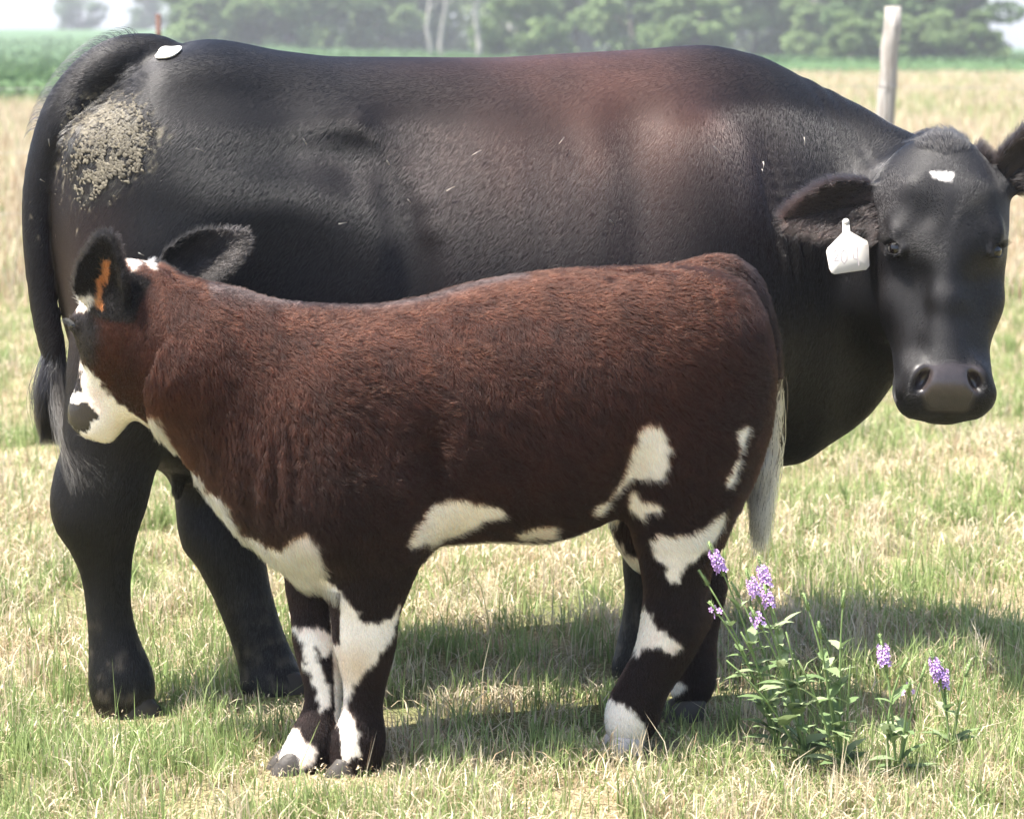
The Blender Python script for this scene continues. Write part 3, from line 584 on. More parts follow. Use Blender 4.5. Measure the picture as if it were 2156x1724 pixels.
# ------------------------------------------------------------------ THE CALF
#CALF_BEGIN
def build_calf():
    F = Frame(600, 4.595, 15.5); P = F.p
    V = Vol((-0.52, -0.40, -0.015), (1.12, 0.46, 1.12), 0.0056)
    st = []
    for px, top, bot, hw, wm, cu, p in [
        (268, 640, 800, .05, .5, .085, 2), (300, 585, 850, .066, .52, .085, 2), (345, 580, 900, .080, .52, .07, 2.1), (410, 603, 1005, .105, .5, .04, 2.1), (490, 618, 1110, .135, .46, .02, 2.15), (580, 627, 1190, .162, .44, .005, 2.2), (680, 636, 1228, .182, .44, 0, 2.2), (780, 638, 1195, .195, .46, 0, 2.2),
        (880, 626, 1148, .205, .47, 0, 2.25), (1000, 593, 1136, .212, .48, 0, 2.3), (1120, 571, 1138, .215, .48, 0, 2.3), (1220, 561, 1112, .215, .5, 0, 2.3), (1310, 558, 1055, .212, .52, 0, 2.3), (1400, 556, 1010, .205, .52, 0, 2.3), (1480, 560, 985, .186, .54, 0, 2.3), (1540, 578, 965, .152, .55, 0, 2.2), (1580, 620, 930, .105, .55, 0, 2.1), (1600, 675, 880, .065, .5, 0, 2), (1610, 735, 820, .03, .5, 0, 2)]:
        a = P(px, top+9, cu); b = P(px, bot-5, cu); st.append((P(px, 800, cu)[0], cu, hw, a[2], b[2], wm, p))
    V.loft((0, 0, 0), np.eye(3), st, 0.02)
    def L(pts, t): return [(*P(q[0], q[1], q[3] if len(q) > 3 else t), q[2]) for q in pts]
    # forelegs
    V.ell(P(760, 960, -.12), (.15, .075, .2), 0.07); V.ell(P(760, 960, .12), (.15, .075, .2), 0.07)
    V.limb(L([(800, 1010, .125), (798, 1100, .10), (780, 1200, .078), (770, 1290, .056), (768, 1350, .052), (769, 1400, .039), (767, 1450, .030), (763, 1500, .030), (757, 1555, .042), (750, 1595, .039), (745, 1622, .037)], -.085), 0.05, .85)
    V.limb(L([(760, 1030, .11), (715, 1120, .085), (680, 1220, .062, .05), (674, 1290, .048, .03), (674, 1350, .044, .01), (680, 1410, .034, -.01), (683, 1455, .028, -.02), (676, 1505, .028, -.03), (662, 1555, .038, -.04), (645, 1595, .040, -.045), (634, 1620, .038, -.045)], .06), 0.05, .85)
    # hind legs
    V.ell(P(1440, 850, -.11), (.17, .085, .24), 0.08); V.ell(P(1440, 850, .11), (.17, .085, .24), 0.08)
    V.limb(L([(1440, 900, .13), (1440, 1020, .112), (1432, 1110, .086), (1425, 1180, .066), (1424, 1240, .055), (1422, 1290, .058), (1410, 1340, .054), (1385, 1395, .045), (1355, 1445, .042), (1336, 1490, .046), (1326, 1525, .044)], -.10), 0.05, .8)
    V.limb(L([(1470, 1250, .02), (1476, 1290, .022), (1462, 1330, .02)], -.10), 0.05)
    V.limb(L([(1420, 920, .13), (1385, 1040, .10), (1380, 1120, .078), (1420, 1180, .055), (1478, 1215, .045), (1478, 1270, .038), (1468, 1350, .034), (1462, 1410, .038), (1456, 1450, .04)], .10), 0.05, .8)
    # tail
    V.limb(L([(1420, 608, .036), (1490, 588, .040), (1535, 588, .038), (1568, 618, .035), (1592, 672, .030), (1607, 725, .026), (1616, 780, .022), (1618, 830, .017), (1612, 900, .010)], 0.01), 0.02)
    for sg in (-1, 1):
        def B(px, py, t, r, amp): V.bump(P(px, py, sg*t), r, amp)
        B(905, 1000, .19, (.035, .08, .11), -.022)       # behind the elbow
        B(860, 1050, .16, (.05, .06, .06), .014)
        B(640, 950, .17, (.06, .08, .12), -.012)
        B(700, 800, .18, (.07, .08, .14), .008)
        B(1310, 640, .17, (.07, .07, .05), .008)
        B(1330, 1010, .2, (.05, .08, .08), -.014)
        B(1180, 660, .19, (.10, .08, .06), -.008)
        B(1500, 720, .17, (.09, .08, .1), .008)
    V.bump(P(660, 1215, 0), (.06, .08, .05), .02)
    sl, X, Y, Z = V.reg((-.42, -.4, .35), (.12, .3, .95))          # neck creases
    msk = np.exp(-((X+.06)/.15)**2)*np.exp(-((Z-.66)/.17)**2)
    V.f[sl] += (0.0042*np.sin((X+.20*(Z-.6)+.014*np.sin(Z*17+X*9)+.008*np.sin(X*31))*190)*msk*(.5+.5*np.sin(X*43-Z*15))).astype(np.float32)
    # ---- head, turned a little away from the camera
    ho = F.w2l(at(260, 562, 4.615)); loc = lambda v: F.w2l(F.o+np.array(v, float))
    H = ortho(loc([-.345, .20, -.92]), loc([-.86, .50, .26]))
    if H[1]@loc([0, -1, 0]) < 0: H[1] *= -1                       # u points to the camera side
    hp = lambda v, u, w: ho+v*H[0]+u*H[1]+w*H[2]
    V.loft(ho, H, [(a_*.91, b_, c_, d_, e_, f_, g_) for a_, b_, c_, d_, e_, f_, g_ in [(-.012, 0, .03, .0, -.07, .5, 2), (.0, 0, .052, .012, -.10, .5, 2), (.035, 0, .072, .022, -.14, .5, 2.1), (.085, 0, .082, .030, -.17, .5, 2.2), (.135, 0, .084, .032, -.18, .52, 2.2), (.19, 0, .074, .022, -.172, .55, 2.2),
        (.24, 0, .058, .012, -.150, .58, 2.2), (.285, 0, .050, .008, -.125, .56, 2.2), (.325, 0, .050, .010, -.108, .55, 2.3), (.352, 0, .047, .004, -.095, .52, 2.3), (.37, 0, .036, -.012, -.08, .5, 2.1), (.378, 0, .016, -.028, -.062, .5, 2)]], 0.03)
    eyes = []
    V.limb([(*hp(.09, 0, -.09), .088), (*P(400, 760, .04), .125)], 0.09)
    for sg in (-1, 1):
        V.bump(hp(.115, sg*.075, .012), (.028, .026, .026), .012)
        V.bump(hp(.195, sg*.06, .0), (.04, .03, .03), -.008)
        ed = unit(sg*H[1]*.86+H[2]*.5); ec = V.surf(hp(.122, sg*.03, -.02), ed, .12); V.eyelids(ec, ed, H[2]*.8+H[0]*.35-sg*H[1]*.5, .8); eyes.append((ec, ed))
        V.ell(hp(.318, sg*.028, .006), (.012, .008, .016), .006, cut=True)
    V.limb([(*hp(.295, 0, -.080), .024), (*hp(.320, 0, -.078), .022)], 0.015)
    def ear(base, tip, open_dir, wid, thick=.009):
        base, tip = np.array(base), np.array(tip); ax = tip-base; Ln = np.linalg.norm(ax); E = ortho(ax, open_dir); c = (base+tip)/2
        m = Ln*.75; sl, X, Y, Z = V.reg(c-m, c+m); X, Y, Z = X-base[0], Y-base[1], Z-base[2]
        v, u, w = [E[i][0]*X+E[i][1]*Y+E[i][2]*Z for i in range(3)]
        t = np.clip(v/Ln, 0, 1); hw = wid*np.maximum(np.sin(np.pi*np.clip(t*.90+.10, 0, 1)**.85), 0)**.7+.003
        bow = .75*(u*u)/wid
        d = np.maximum(np.maximum(np.abs(u)-hw, np.abs(w-bow)-thick), np.maximum(np.maximum(-v, v-Ln), 0))
        V.add((d-.0015).astype(np.float32), sl, .010); V.limb([(*(base-ax*.1), .030), (*(base+ax*.15), .02)], 0.025)
        return base, tip, E
    e1 = ear(F.w2l(at(240, 652, 4.555)), F.w2l(at(222, 492, 4.51)), loc([-.35, -1, .05]), .048)
    e2 = ear(hp(.035, -.070, -.055), F.w2l(at(522, 494, 4.745)), loc([.1, -.9, .35]), .052)
    Vv, Q = V.mesh(3); N = vnormals(Vv, Q)
    # ---- white markings, traced on the side planes of body and legs
    c8 = lambda p: [((1500+x/2.156)/1.1874, (620+y/2.156)/1.1874) for x, y in p]
    c6 = lambda p: [((1400+x/1.572)/1.1874, (950+y/1.572)/1.1874) for x, y in p]
    c7 = lambda p: [((600+x/1.54)/1.1874, (600+y/1.54)/1.1874) for x, y in p]
    c5 = lambda p: [((50+x/1.729)/1.1874, (1050+y/1.729)/1.1874) for x, y in p]
    c4 = lambda p: [((100+x/2.874)/1.1874, (560+y/2.874)/1.1874) for x, y in p]
    near = [(c8([(250, 930), (210, 960), (190, 1030), (160, 1110), (150, 1210), (105, 1300), (60, 1370), (-20, 1440), (30, 1500), (130, 1340), (180, 1275), (250, 1235), (300, 1265), (345, 1230), (360, 1160), (345, 1100), (380, 1080), (330, 1010), (300, 960)]), -.2),
        (c8([(165, 1285), (210, 1320), (240, 1370), (330, 1380), (320, 1420), (270, 1440), (260, 1480), (210, 1450), (175, 1400)]), -.17),
        (c8([(690, 960), (745, 950), (750, 1000), (725, 1080), (710, 1160), (680, 1250), (640, 1280), (620, 1240), (660, 1190), (685, 1120), (690, 1040), (672, 1000)]), -.15),
        (c6([(632, 500), (622, 590), (575, 650), (520, 700), (475, 740), (465, 795), (420, 785), (415, 740), (380, 690), (355, 640), (375, 605), (430, 600), (500, 590), (560, 560), (600, 520)]), -.15),
        (c6([(335, 880), (360, 910), (380, 960), (410, 1000), (470, 1050), (440, 1065), (380, 1050), (345, 1065), (300, 1110), (290, 1000), (310, 900)]), -.14),
        (c6([(235, 1265), (275, 1290), (320, 1340), (350, 1440), (150, 1440), (160, 1300)]), -.13),
        (c7([(830, 1000), (740, 1030), (700, 1080), (650, 1190), (800, 1200), (910, 1140), (960, 1100), (1045, 1080), (1010, 1045), (920, 1025)]), -.2),
        (c7([(1080, 1138), (1180, 1103), (1230, 1115), (1250, 1170), (1100, 1180)]), -.17),
        (c5([(725, 230), (800, 270), (830, 350), (890, 350), (920, 390), (925, 430), (960, 470), (970, 530), (880, 520), (740, 440), (700, 300)]), -.1),
        (c5([(985, 540), (1050, 550), (1100, 570), (1150, 580), (1180, 500), (1230, 480), (1270, 530), (1300, 620), (1310, 800), (1200, 790), (1050, 690), (960, 590)]), -.14),
        (c5([(1320, 690), (1390, 730), (1420, 790), (1480, 870), (1540, 880), (1600, 850), (1670, 770), (1625, 920), (1585, 980), (1520, 1060), (1480, 1120), (1445, 1160), (1430, 1250), (1450, 1330), (1470, 1440), (1420, 1490), (1390, 1600), (1320, 1560), (1350, 1400), (1385, 1280), (1385, 1120), (1350, 1000), (1300, 900), (1290, 780)]), -.13)]
    far = [(c5([(1180, 900), (1280, 880), (1340, 930), (1345, 970), (1300, 1000), (1265, 970), (1285, 1060), (1315, 1140), (1310, 1210), (1270, 1230), (1265, 1170), (1230, 1060), (1215, 960)]), .0),
        (c5([(1185, 1310), (1210, 1370), (1260, 1385), (1265, 1450), (1190, 1500), (1125, 1600), (1080, 1560), (1120, 1450)]), -.045),
        (c6([(170, 540), (240, 450), (262, 470), (235, 560), (215, 600), (270, 690), (325, 715), (340, 760), (260, 760), (180, 600)]), .06),
        (c6([(420, 1150), (470, 1180), (450, 1240), (410, 1230)]), .1)]
    head = [(c4([(290, 1005), (375, 1035), (420, 1140), (480, 1190), (530, 1260), (590, 1290), (650, 1340), (760, 1420), (900, 1540), (860, 1560), (700, 1480), (600, 1600), (480, 1760), (360, 1740), (60, 1400), (120, 1200), (220, 1080)]), 0),
        (c4([(330, 465), (358, 520), (330, 590), (260, 625), (190, 620), (220, 500)]), 0), (c4([(600, 250), (640, 190), (690, 220), (690, 280), (630, 310)]), 0), (c4([(715, 210), (800, 250), (790, 290), (730, 270)]), 0)]
    hnose = c4([(170, 1290), (300, 1290), (330, 1270), (410, 1370), (365, 1420), (370, 1470), (330, 1510), (250, 1470), (140, 1390)]); hspot = [c4([(235, 1150), (300, 1160), (300, 1210), (250, 1220)]), c4([(280, 1050), (300, 1060), (290, 1150), (270, 1150)])]
    hblack = c4([(215, 610), (340, 600), (375, 700), (365, 1060), (330, 1050), (290, 1000), (200, 1000), (150, 700)])
    Yh = P(210, 760, .0)[1]
    th = float((ho+.2*H[0]+.05*H[1])[1])
    PN = [F.poly(a, t) for a, t in near]; PF = [F.poly(a, t) for a, t in far]; PH = [F.poly(a, th) for a, _ in head]; PNO = F.poly(hnose, th); PSP = [F.poly(a, th) for a in hspot]; PB = F.poly(hblack, th)
    throat = F.poly([(300, 870), (330, 885), (362, 930), (395, 985), (420, 1010), (400, 1030), (350, 960), (318, 905), (280, 890)], -.03)
    zb = P(1000, 1120, -.1)[2]
    def masks(p):
        e = .016*(fbm(p, 45, 3)-.5)+.010*(noise(p, 130, 7)-.5); xz = p[:, [0, 2]]
        q = p-ho; v, u, w = q@H[0], q@H[1], q@H[2]; hd = (v > -.06) & (v < .42) & (np.abs(u) < .125) & (w > -.19) & (p[:, 0] < P(345, 800, 0)[0])
        m = np.full(len(p), 1e9); lim = np.where(p[:, 2] < zb, np.where((p[:, 0] < P(706, 1450, -.06)[0]+.0) & (p[:, 2] < zb-.1), -.5, -.015), .5)
        for a in PN:
            d = poly_sd(xz, a); ok = (p[:, 1] < lim) & ~hd; m = np.where(ok, np.minimum(m, d), m)
        for a in PF:
            d = poly_sd(xz, a); ok = ((p[:, 1] >= -.015) | ((p[:, 0] < P(706, 1450, -.06)[0]) & (p[:, 2] < zb-.1))) & (p[:, 2] < zb+.1) & ~hd; m = np.where(ok, np.minimum(m, d), m)
        m = np.where(~hd, np.minimum(m, poly_sd(xz, throat)), m)
        # underside of the belly is pale
        bel = (p[:, 0] > P(900, 1100, 0)[0]) & (p[:, 0] < P(1290, 1100, 0)[0]) & (np.abs(p[:, 1]) < .08) & (p[:, 2] < zb+.02); m = np.where(bel, np.minimum(m, -.005), m)
        mh = np.full(len(p), 1e9)
        for a in PH: mh = np.minimum(mh, poly_sd(xz, a))
        m = np.where(hd, mh, m)
        white = sstep(.004, -.004, m+e)
        nose = np.where(hd, sstep(.003, -.003, poly_sd(xz, PNO)+.4*e), 0)
        nose = np.maximum(nose, hd*sstep(.325, .332, v)*(w > -.05))
        sp_ = np.zeros(len(p))
        for a in PSP: sp_ = np.maximum(sp_, sstep(.003, -.003, poly_sd(xz, a)+.4*e)*hd)
        blk = np.where(hd, sstep(.012, -.012, poly_sd(xz, PB)+e), 0)
        return white, nose, sp_, blk, hd
    def earmask(p):
        m = np.zeros(len(p), bool)
        for base, tip, E in (e1, e2):
            z = p-base; Ln = np.linalg.norm(tip-base); a = z@E[0]
            m |= (a > .0) & (a < Ln+.03) & (np.abs(z@E[1]) < .07) & (z@E[2] > -.03) & (z@E[2] < .06)
        return m
    def colour(p):
        white, nose, sp_, blk, hd = masks(p); n = len(p)
        base = np.array([.0285, .0088, .0046]); dark = np.array([.0085, .0040, .0032])
        hgt = p[:, 2]+.09*(fbm(p, 6, 1)-.5)+.05*(fbm(p, 20, 2)-.5)
        k = sstep(.38, .78, hgt)                                   # darker seal brown legs and belly, with lower-body shading painted in too
        k *= 1-.75*np.exp(-((p[:, 0]-P(1560, 700, 0)[0])/.07)**2)*(p[:, 0] > P(1480, 700, 0)[0]-.1)
        k *= 1-.6*np.exp(-((p[:, 0]-P(1500, 800, 0)[0])/.10)**2-((p[:, 2]-P(1500, 850, 0)[2])/.12)**2)
        k = np.clip(k, 0, 1)*(.62+.65*fbm(p*np.array([1, 1, .7]), 16, 5)); k = np.clip(k, 0, 1.1)
        c = dark+(base-dark)*k[:, None]
        ridge = np.exp(-(p[:, 1]/.035)**2)*sstep(.04, .0, P(700, 636, 0)[2]-p[:, 2]-.0)*(p[:, 0] < P(1100, 600, 0)[0])*(p[:, 0] > P(430, 600, 0)[0])
        c = c*(1-.6*ridge[:, None])+.6*ridge[:, None]*np.array([.03, .025, .025])
        tl = sstep(P(1545, 600, 0)[0], P(1600, 600, 0)[0], p[:, 0]+.25*(p[:, 2]-.9))[:, None]*.85; c = c*(1-tl)+tl*np.array([.016, .011, .011])
        er = earmask(p); c[er] = (.010, .009, .009)
        z = p-e2[0]; far_ear = er & (z@e2[2][0] > .03) & (z@e2[2][0] < .3) & (p[:, 0] > P(330, 600, 0)[0]); c[far_ear] = np.array([.022, .019, .018])*((.4+noise(p[far_ear]*np.array([1, .3, 1]), 90, 4))*(.25+.75*sstep(.045, .030, np.abs(z[far_ear]@e2[2][1]))))[:, None]
        z = p-e1[0]; a, b, w_ = z@e1[2][0], z@e1[2][1], z@e1[2][2]; og = er & (p[:, 0] < P(330, 600, 0)[0]) & (a > .015) & (a < .105) & (np.abs(b-.004-.010*np.sin(a*40)) < .004+.009*noise(p, 70, 3)); c[og] = (.42, .17, .065)
        c = c*(1-blk[:, None])+blk[:, None]*np.array([.014, .012, .012])
        wc = np.array([.93, .86, .74])*(.85+.2*fbm(p, 25, 9))[:, None]
        pink = sstep(.55, .7, fbm(p, 14, 13))[:, None]*.35; wc = wc*(1-pink)+pink*np.array([.78, .55, .45])
        tanm = (np.exp(-((p[:, 0]-P(745, 1400, -.1)[0])/.03)**2-((p[:, 2]-P(745, 1400, -.1)[2])/.05)**2))[:, None]*.5; wc = wc*(1-tanm)+tanm*np.array([.5, .33, .17])
        c = c*(1-white[:, None])+white[:, None]*wc
        c = np.where((nose+sp_ > .5)[:, None], np.array([.016, .013, .013]), c)
        return c
    white, nose, sp_, blk, hd = masks(Vv); cv = colour(Vv)
    root = empty('calf', tuple(F.o), F.a); tag(root, 'fluffy brown calf with white belly and leg patches standing in front of the black cow', 'calf')
    mesh_obj('body', Vv, Q, M_CALFSKIN, root, cols=cv, attrs={'wet': nose})
    def ball(name, c, r, mat, parent):
        seg, rg = 16, 10; th_ = np.linspace(0, np.pi, rg+1)[1:-1]; ph = np.arange(seg)/seg*2*np.pi
        v = [(0, 0, 1)]+[(math.sin(t)*math.cos(q), math.sin(t)*math.sin(q), math.cos(t)) for t in th_ for q in ph]+[(0, 0, -1)]; f3 = []; f4 = []
        for j in range(seg):
            f3.append((0, 1+j, 1+(j+1) % seg)); b = 1+(rg-2)*seg; f3.append((len(v)-1, b+(j+1) % seg, b+j))
            for i in range(rg-2): a = 1+i*seg; f4.append((a+j, a+seg+j, a+seg+(j+1) % seg, a+(j+1) % seg))
        return mesh_obj(name, np.array(v)*r+np.array(c), [np.array(f3), np.array(f4)], mat, parent)
    for ec, ed in eyes: ball('eye', ec-ed*.0105, .0135, M_EYE, root)
    def hoof(c, r, t_, pale):
        mt = M_HOOFP if pale else M_HOOF
        for dd in (-1, 1):
            vs = []; fs = []; seg = 12
            for zz, rr, fw in [(.0, 1.0, -.020), (.014, .97, -.015), (.034, .8, -.004), (.045, .5, .004)]:
                for j in range(seg): a = 2*math.pi*j/seg; vs.append((c[0]+fw+math.cos(a)*r*1.25*rr, t_+dd*r*.6+math.sin(a)*r*.62*rr, zz))
            for k_ in range(3):
                for j in range(seg): fs.append((k_*seg+j, k_*seg+(j+1) % seg, (k_+1)*seg+(j+1) % seg, (k_+1)*seg+j))
            mesh_obj('hoof', np.array(vs), np.array(fs), mt, root)
    for x, y, t_, pale in ((745, 1630, -.085, 0), (630, 1635, -.045, 0), (1322, 1540, -.10, 1), (1452, 1470, .10, 0)):
        hoof(P(x, y, t_), .034, t_, pale)
    # ---- coat
    rng = np.random.default_rng(8)
    p, n = scatter(Vv, Q, N, 450000, rng, lambda c, m: np.where(c[:, 1] > .1, .4, 1.0))
    white, nose, sp_, blk, hd = masks(p); keep = nose < .5; p, n, hd, white, blk = p[keep], n[keep], hd[keep], white[keep], blk[keep]
    flow = np.tile(np.array([.62, 0, -.70]), (len(p), 1)); leg = p[:, 2] < .42; flow[leg] = (.1, 0, -1)
    flow[hd] = -H[0]*.9+H[2]*.1
    q = p-ho; nk = (p[:, 0] < -.02) & ~hd; flow[nk] = (.35, 0, -.9)
    sw = np.stack([fbm(p, 9, i)-.5 for i in (1, 2, 3)], 1)*2.6+np.stack([noise(p, 38, i)-.5 for i in (4, 5, 6)], 1)*1.5
    sw[hd | leg] *= .45
    flow = flow+.62*sw+.22*rng.normal(size=p.shape); flow = unit(flow-n*(flow*n).sum(1, keepdims=True))
    ln = .0155*(.65+.7*rng.random(len(p))); ln[leg] *= .55; ln[hd] *= .55
    er = earmask(p)
    for base, tip, E in (e1, e2):
        z = p-base; Ln = np.linalg.norm(tip-base); a = z@E[0]; m = er & (a > 0) & (a < Ln+.02) & (np.abs(z@E[1]) < .07) & (np.abs(z@E[2]) < .06)
        flow[m] = unit(E[0]*.8+E[1]*np.sign(z[m]@E[1])[:, None]*.35+.3*rng.normal(size=(m.sum(), 3)))
    ln[er] = .013*(.6+.8*rng.random(er.sum()))
    brisket = (p[:, 0] < .16) & (p[:, 0] > -.3) & (white > .5) & ~hd & (p[:, 2] > .35); ln[brisket] = .034
    lift = np.where(leg | hd, .22, .42)
    cell = np.floor((p+.006*rng.normal(size=p.shape)*0+.02*np.stack([noise(p, 30, i) for i in (7, 8, 9)], 1))/.009).astype(np.int64); key = (cell[:, 0]*7919+cell[:, 1]*104729+cell[:, 2]*1299709); _, cid = np.unique(key, return_inverse=True)
    cn = np.bincount(cid).astype(float); cc_ = np.stack([np.bincount(cid, p[:, i])/cn for i in range(3)], 1)[cid]; cf = unit(np.stack([np.bincount(cid, flow[:, i])/cn for i in range(3)], 1)+.28*rng.normal(size=(len(cn), 3)))[cid]
    clump = np.where(leg | hd | er, .2, .45)[:, None]
    flow = unit(flow*(1-clump*.7)+cf*clump*.7)
    d1 = unit(flow+n*lift[:, None]*1.7); d2 = unit(flow+n*lift[:, None]*.5+.12*rng.normal(size=p.shape)); d3 = unit(flow+n*.0+.2*rng.normal(size=p.shape)+np.array([0, 0, -.2]))
    HP = np.stack([p-n*.001, p+d1*ln[:, None]*.35, p+(d1*.35+d2*.35)*ln[:, None], p+(d1*.35+d2*.35+d3*.3)*ln[:, None]], 1)
    off = (cc_-p); off -= n*(off*n).sum(1, keepdims=True)
    for j_, a_ in ((1, .2), (2, .55), (3, .85)): HP[:, j_] += off*clump*a_
    hc = colour(p)*((.7+.65*rng.random(len(p)))*(1+(1-np.maximum(white, er))*(1.5*(fbm(p, 55, 31, 2)-.5))))[:, None]
    curves_obj('coat', HP, np.full(len(p), .00034), hc, M_CALFHAIR, root)
    # white switch of the tail
    m = 9000; t = rng.random(m); base = np.array([P(1620-10*a, 790+150*a, 0.0) for a in t])+rng.normal(size=(m, 3))*.010
    g = rng.random(m); wdt = rng.normal(size=m)
    end = np.array([P(1600+19*w_*(1.1-.55*q), 930+225*q, 0.0) for w_, q in zip(wdt, g**.75)])+np.stack([rng.normal(size=m)*.006, rng.normal(size=m)*.016, 0*t], 1)
    ns = 26; sk = rng.integers(0, ns, m); sc_ = np.array([P(1597+40*(rng.random()*2-1)*(1.0-.75*q), 940+225*q, 0.0)+np.array([0, rng.normal()*.014, 0]) for q in rng.random(ns)**.6]); end = end*.25+(sc_[sk]+rng.normal(size=(m, 3))*np.array([.006, .006, .018]))*.75
    end[:, 2] = np.minimum(end[:, 2], base[:, 2]-.06)
    mid = (base+end)/2+np.stack([rng.normal(size=m)*.012+.006, rng.normal(size=m)*.012, 0*t], 1)
    u_ = np.linspace(0, 1, 6)[None, :, None]; HP = (1-u_)**2*base[:, None]+2*u_*(1-u_)*mid[:, None]+u_**2*end[:, None]
    HP[:, 1:] += (noise(base, 60, 3)-.5)[:, None, None]*np.array([.03, .02, 0])*np.sin(np.linspace(0, 5, 5))[None, :, None]+rng.normal(size=(m, 5, 3))*.0022
    hc = np.array([.88, .85, .80])*(.62+.38*rng.random(ns)[sk]*rng.random(m)**.3)[:, None]; dk = t < .10; hc[dk] = (.03, .022, .02)
    sw_ = curves_obj('tail_switch', HP, np.full(m, .0008), hc, M_CALFHAIR, root); tag(sw_, 'long white tail switch')
    m = 40; lb = np.array([eyes[1][0]+H[2]*(i/m-.5)*.026-H[0]*.008+eyes[1][1]*.002 for i in range(m)]); le = lb+unit(H[2]*.7+eyes[1][1]*.5-np.array([0, 0, .4]))*.014
    curves_obj('eyelashes', np.stack([lb, (lb+le)/2, le+H[0]*.005], 1), np.full(m, .00035), np.full((m, 3), .003), M_CALFHAIR, root)
M_HOOFP = mat_plain('pale_hoof', (0.5, 0.47, 0.45), 0.55, 0.3, 0.15, 40, 0.2)
build_calf()
#CALF_END
print('calf', time.time()-T0)

# ------------------------------------------------------------------ GROUND, CROP FIELD
#ENV_BEGIN
def terrain(x, y):
    """flat pasture; far to the left the crop field climbs very gently"""
    x = np.asarray(x, float); y = np.asarray(y, float)
    return 3.6*sstep(90, 460, y)*sstep(0.02, -0.14, x/np.maximum(y, 1))*1.0-0.25*sstep(8, 60, y)*0
def build_ground():
    m, nt, out = new_mat('pasture_soil'); b = nt.nodes.new('ShaderNodeBsdfPrincipled'); b.inputs['Roughness'].default_value = .95; b.inputs['Specular IOR Level'].default_value = .1
    tc = nt.nodes.new('ShaderNodeTexCoord')
    def nz(sc, det=6, mp=None):
        n = nt.nodes.new('ShaderNodeTexNoise'); n.inputs['Scale'].default_value = sc; n.inputs['Detail'].default_value = det
        nt.links.new(tc.outputs['Object'], n.inputs['Vector']); return n
    def ramp(src, stops):
        r = nt.nodes.new('ShaderNodeValToRGB'); e = r.color_ramp.elements
        e[0].position, e[0].color = stops[0][0], (*stops[0][1], 1); e[1].position, e[1].color = stops[-1][0], (*stops[-1][1], 1)
        for p, c in stops[1:-1]: q = e.new(p); q.color = (*c, 1)
        nt.links.new(src, r.inputs['Fac']); return r
    n1 = nz(90, 8); n2 = nz(1.3, 5); n3 = nz(0.12, 4)
    r1 = ramp(n1.outputs['Fac'], [(.3, (.17, .13, .08)), (.5, (.36, .29, .17)), (.7, (.52, .44, .29))])
    r2 = ramp(n1.outputs['Fac'], [(.3, (.05, .07, .02)), (.55, (.14, .18, .055)), (.75, (.27, .28, .11))])
    mx = nt.nodes.new('ShaderNodeMix'); mx.data_type = 'RGBA'; rf = ramp(n2.outputs['Fac'], [(.42, (0, 0, 0)), (.62, (.8, .8, .8))])
    nt.links.new(rf.outputs['Color'], mx.inputs['Factor']); nt.links.new(r1.outputs['Color'], mx.inputs['A']); nt.links.new(r2.outputs['Color'], mx.inputs['B'])
    nt.links.new(mx.outputs['Result'], b.inputs['Base Color'])
    bu = nt.nodes.new('ShaderNodeBump'); bu.inputs['Distance'].default_value = .03; nt.links.new(n1.outputs['Fac'], bu.inputs['Height']); nt.links.new(bu.outputs[0], b.inputs['Normal'])
    nt.links.new(b.outputs[0], out.inputs['Surface'])
    ys = np.concatenate([[-40, 0], np.linspace(2, 20, 25), np.geomspace(22, 1250, 60)]); xs = np.linspace(-1, 1, 61)
    v = []; 
    for y in ys:
        hw = 12+max(y, 0)*1.1
        for a in xs: x = math.copysign(abs(a)**1.5, a)*hw; v.append((x, y, 0.0))
    v = np.array(v); v[:, 2] = terrain(v[:, 0], v[:, 1])
    nx = len(xs); f = np.array([(j*nx+i, j*nx+i+1, (j+1)*nx+i+1, (j+1)*nx+i) for j in range(len(ys)-1) for i in range(nx-1)])
    o = mesh_obj('ground', v, f, m); tag(o, 'dry summer pasture ground under the cattle', 'ground', kind='structure')
build_ground()

def leaf_quads(P, size, rng, up=0.35, aspect=0.6):
    """one bent quad per point; random facing"""
    n = len(P); d = unit(rng.normal(size=(n, 3))+np.array([0, 0, up])); a = unit(np.cross(d, rng.normal(size=(n, 3)))); b = np.cross(d, a)
    s = np.asarray(size)[:, None]*np.ones((n, 1))
    v = np.stack([P-a*s-b*s*aspect*.6, P+a*s*.2-b*s*aspect+d*s*.15, P+a*s-b*s*.05, P-a*s*.1+b*s*aspect+d*s*.15], 1).reshape(-1, 3)
    f = np.arange(4*n).reshape(-1, 4); return v, f

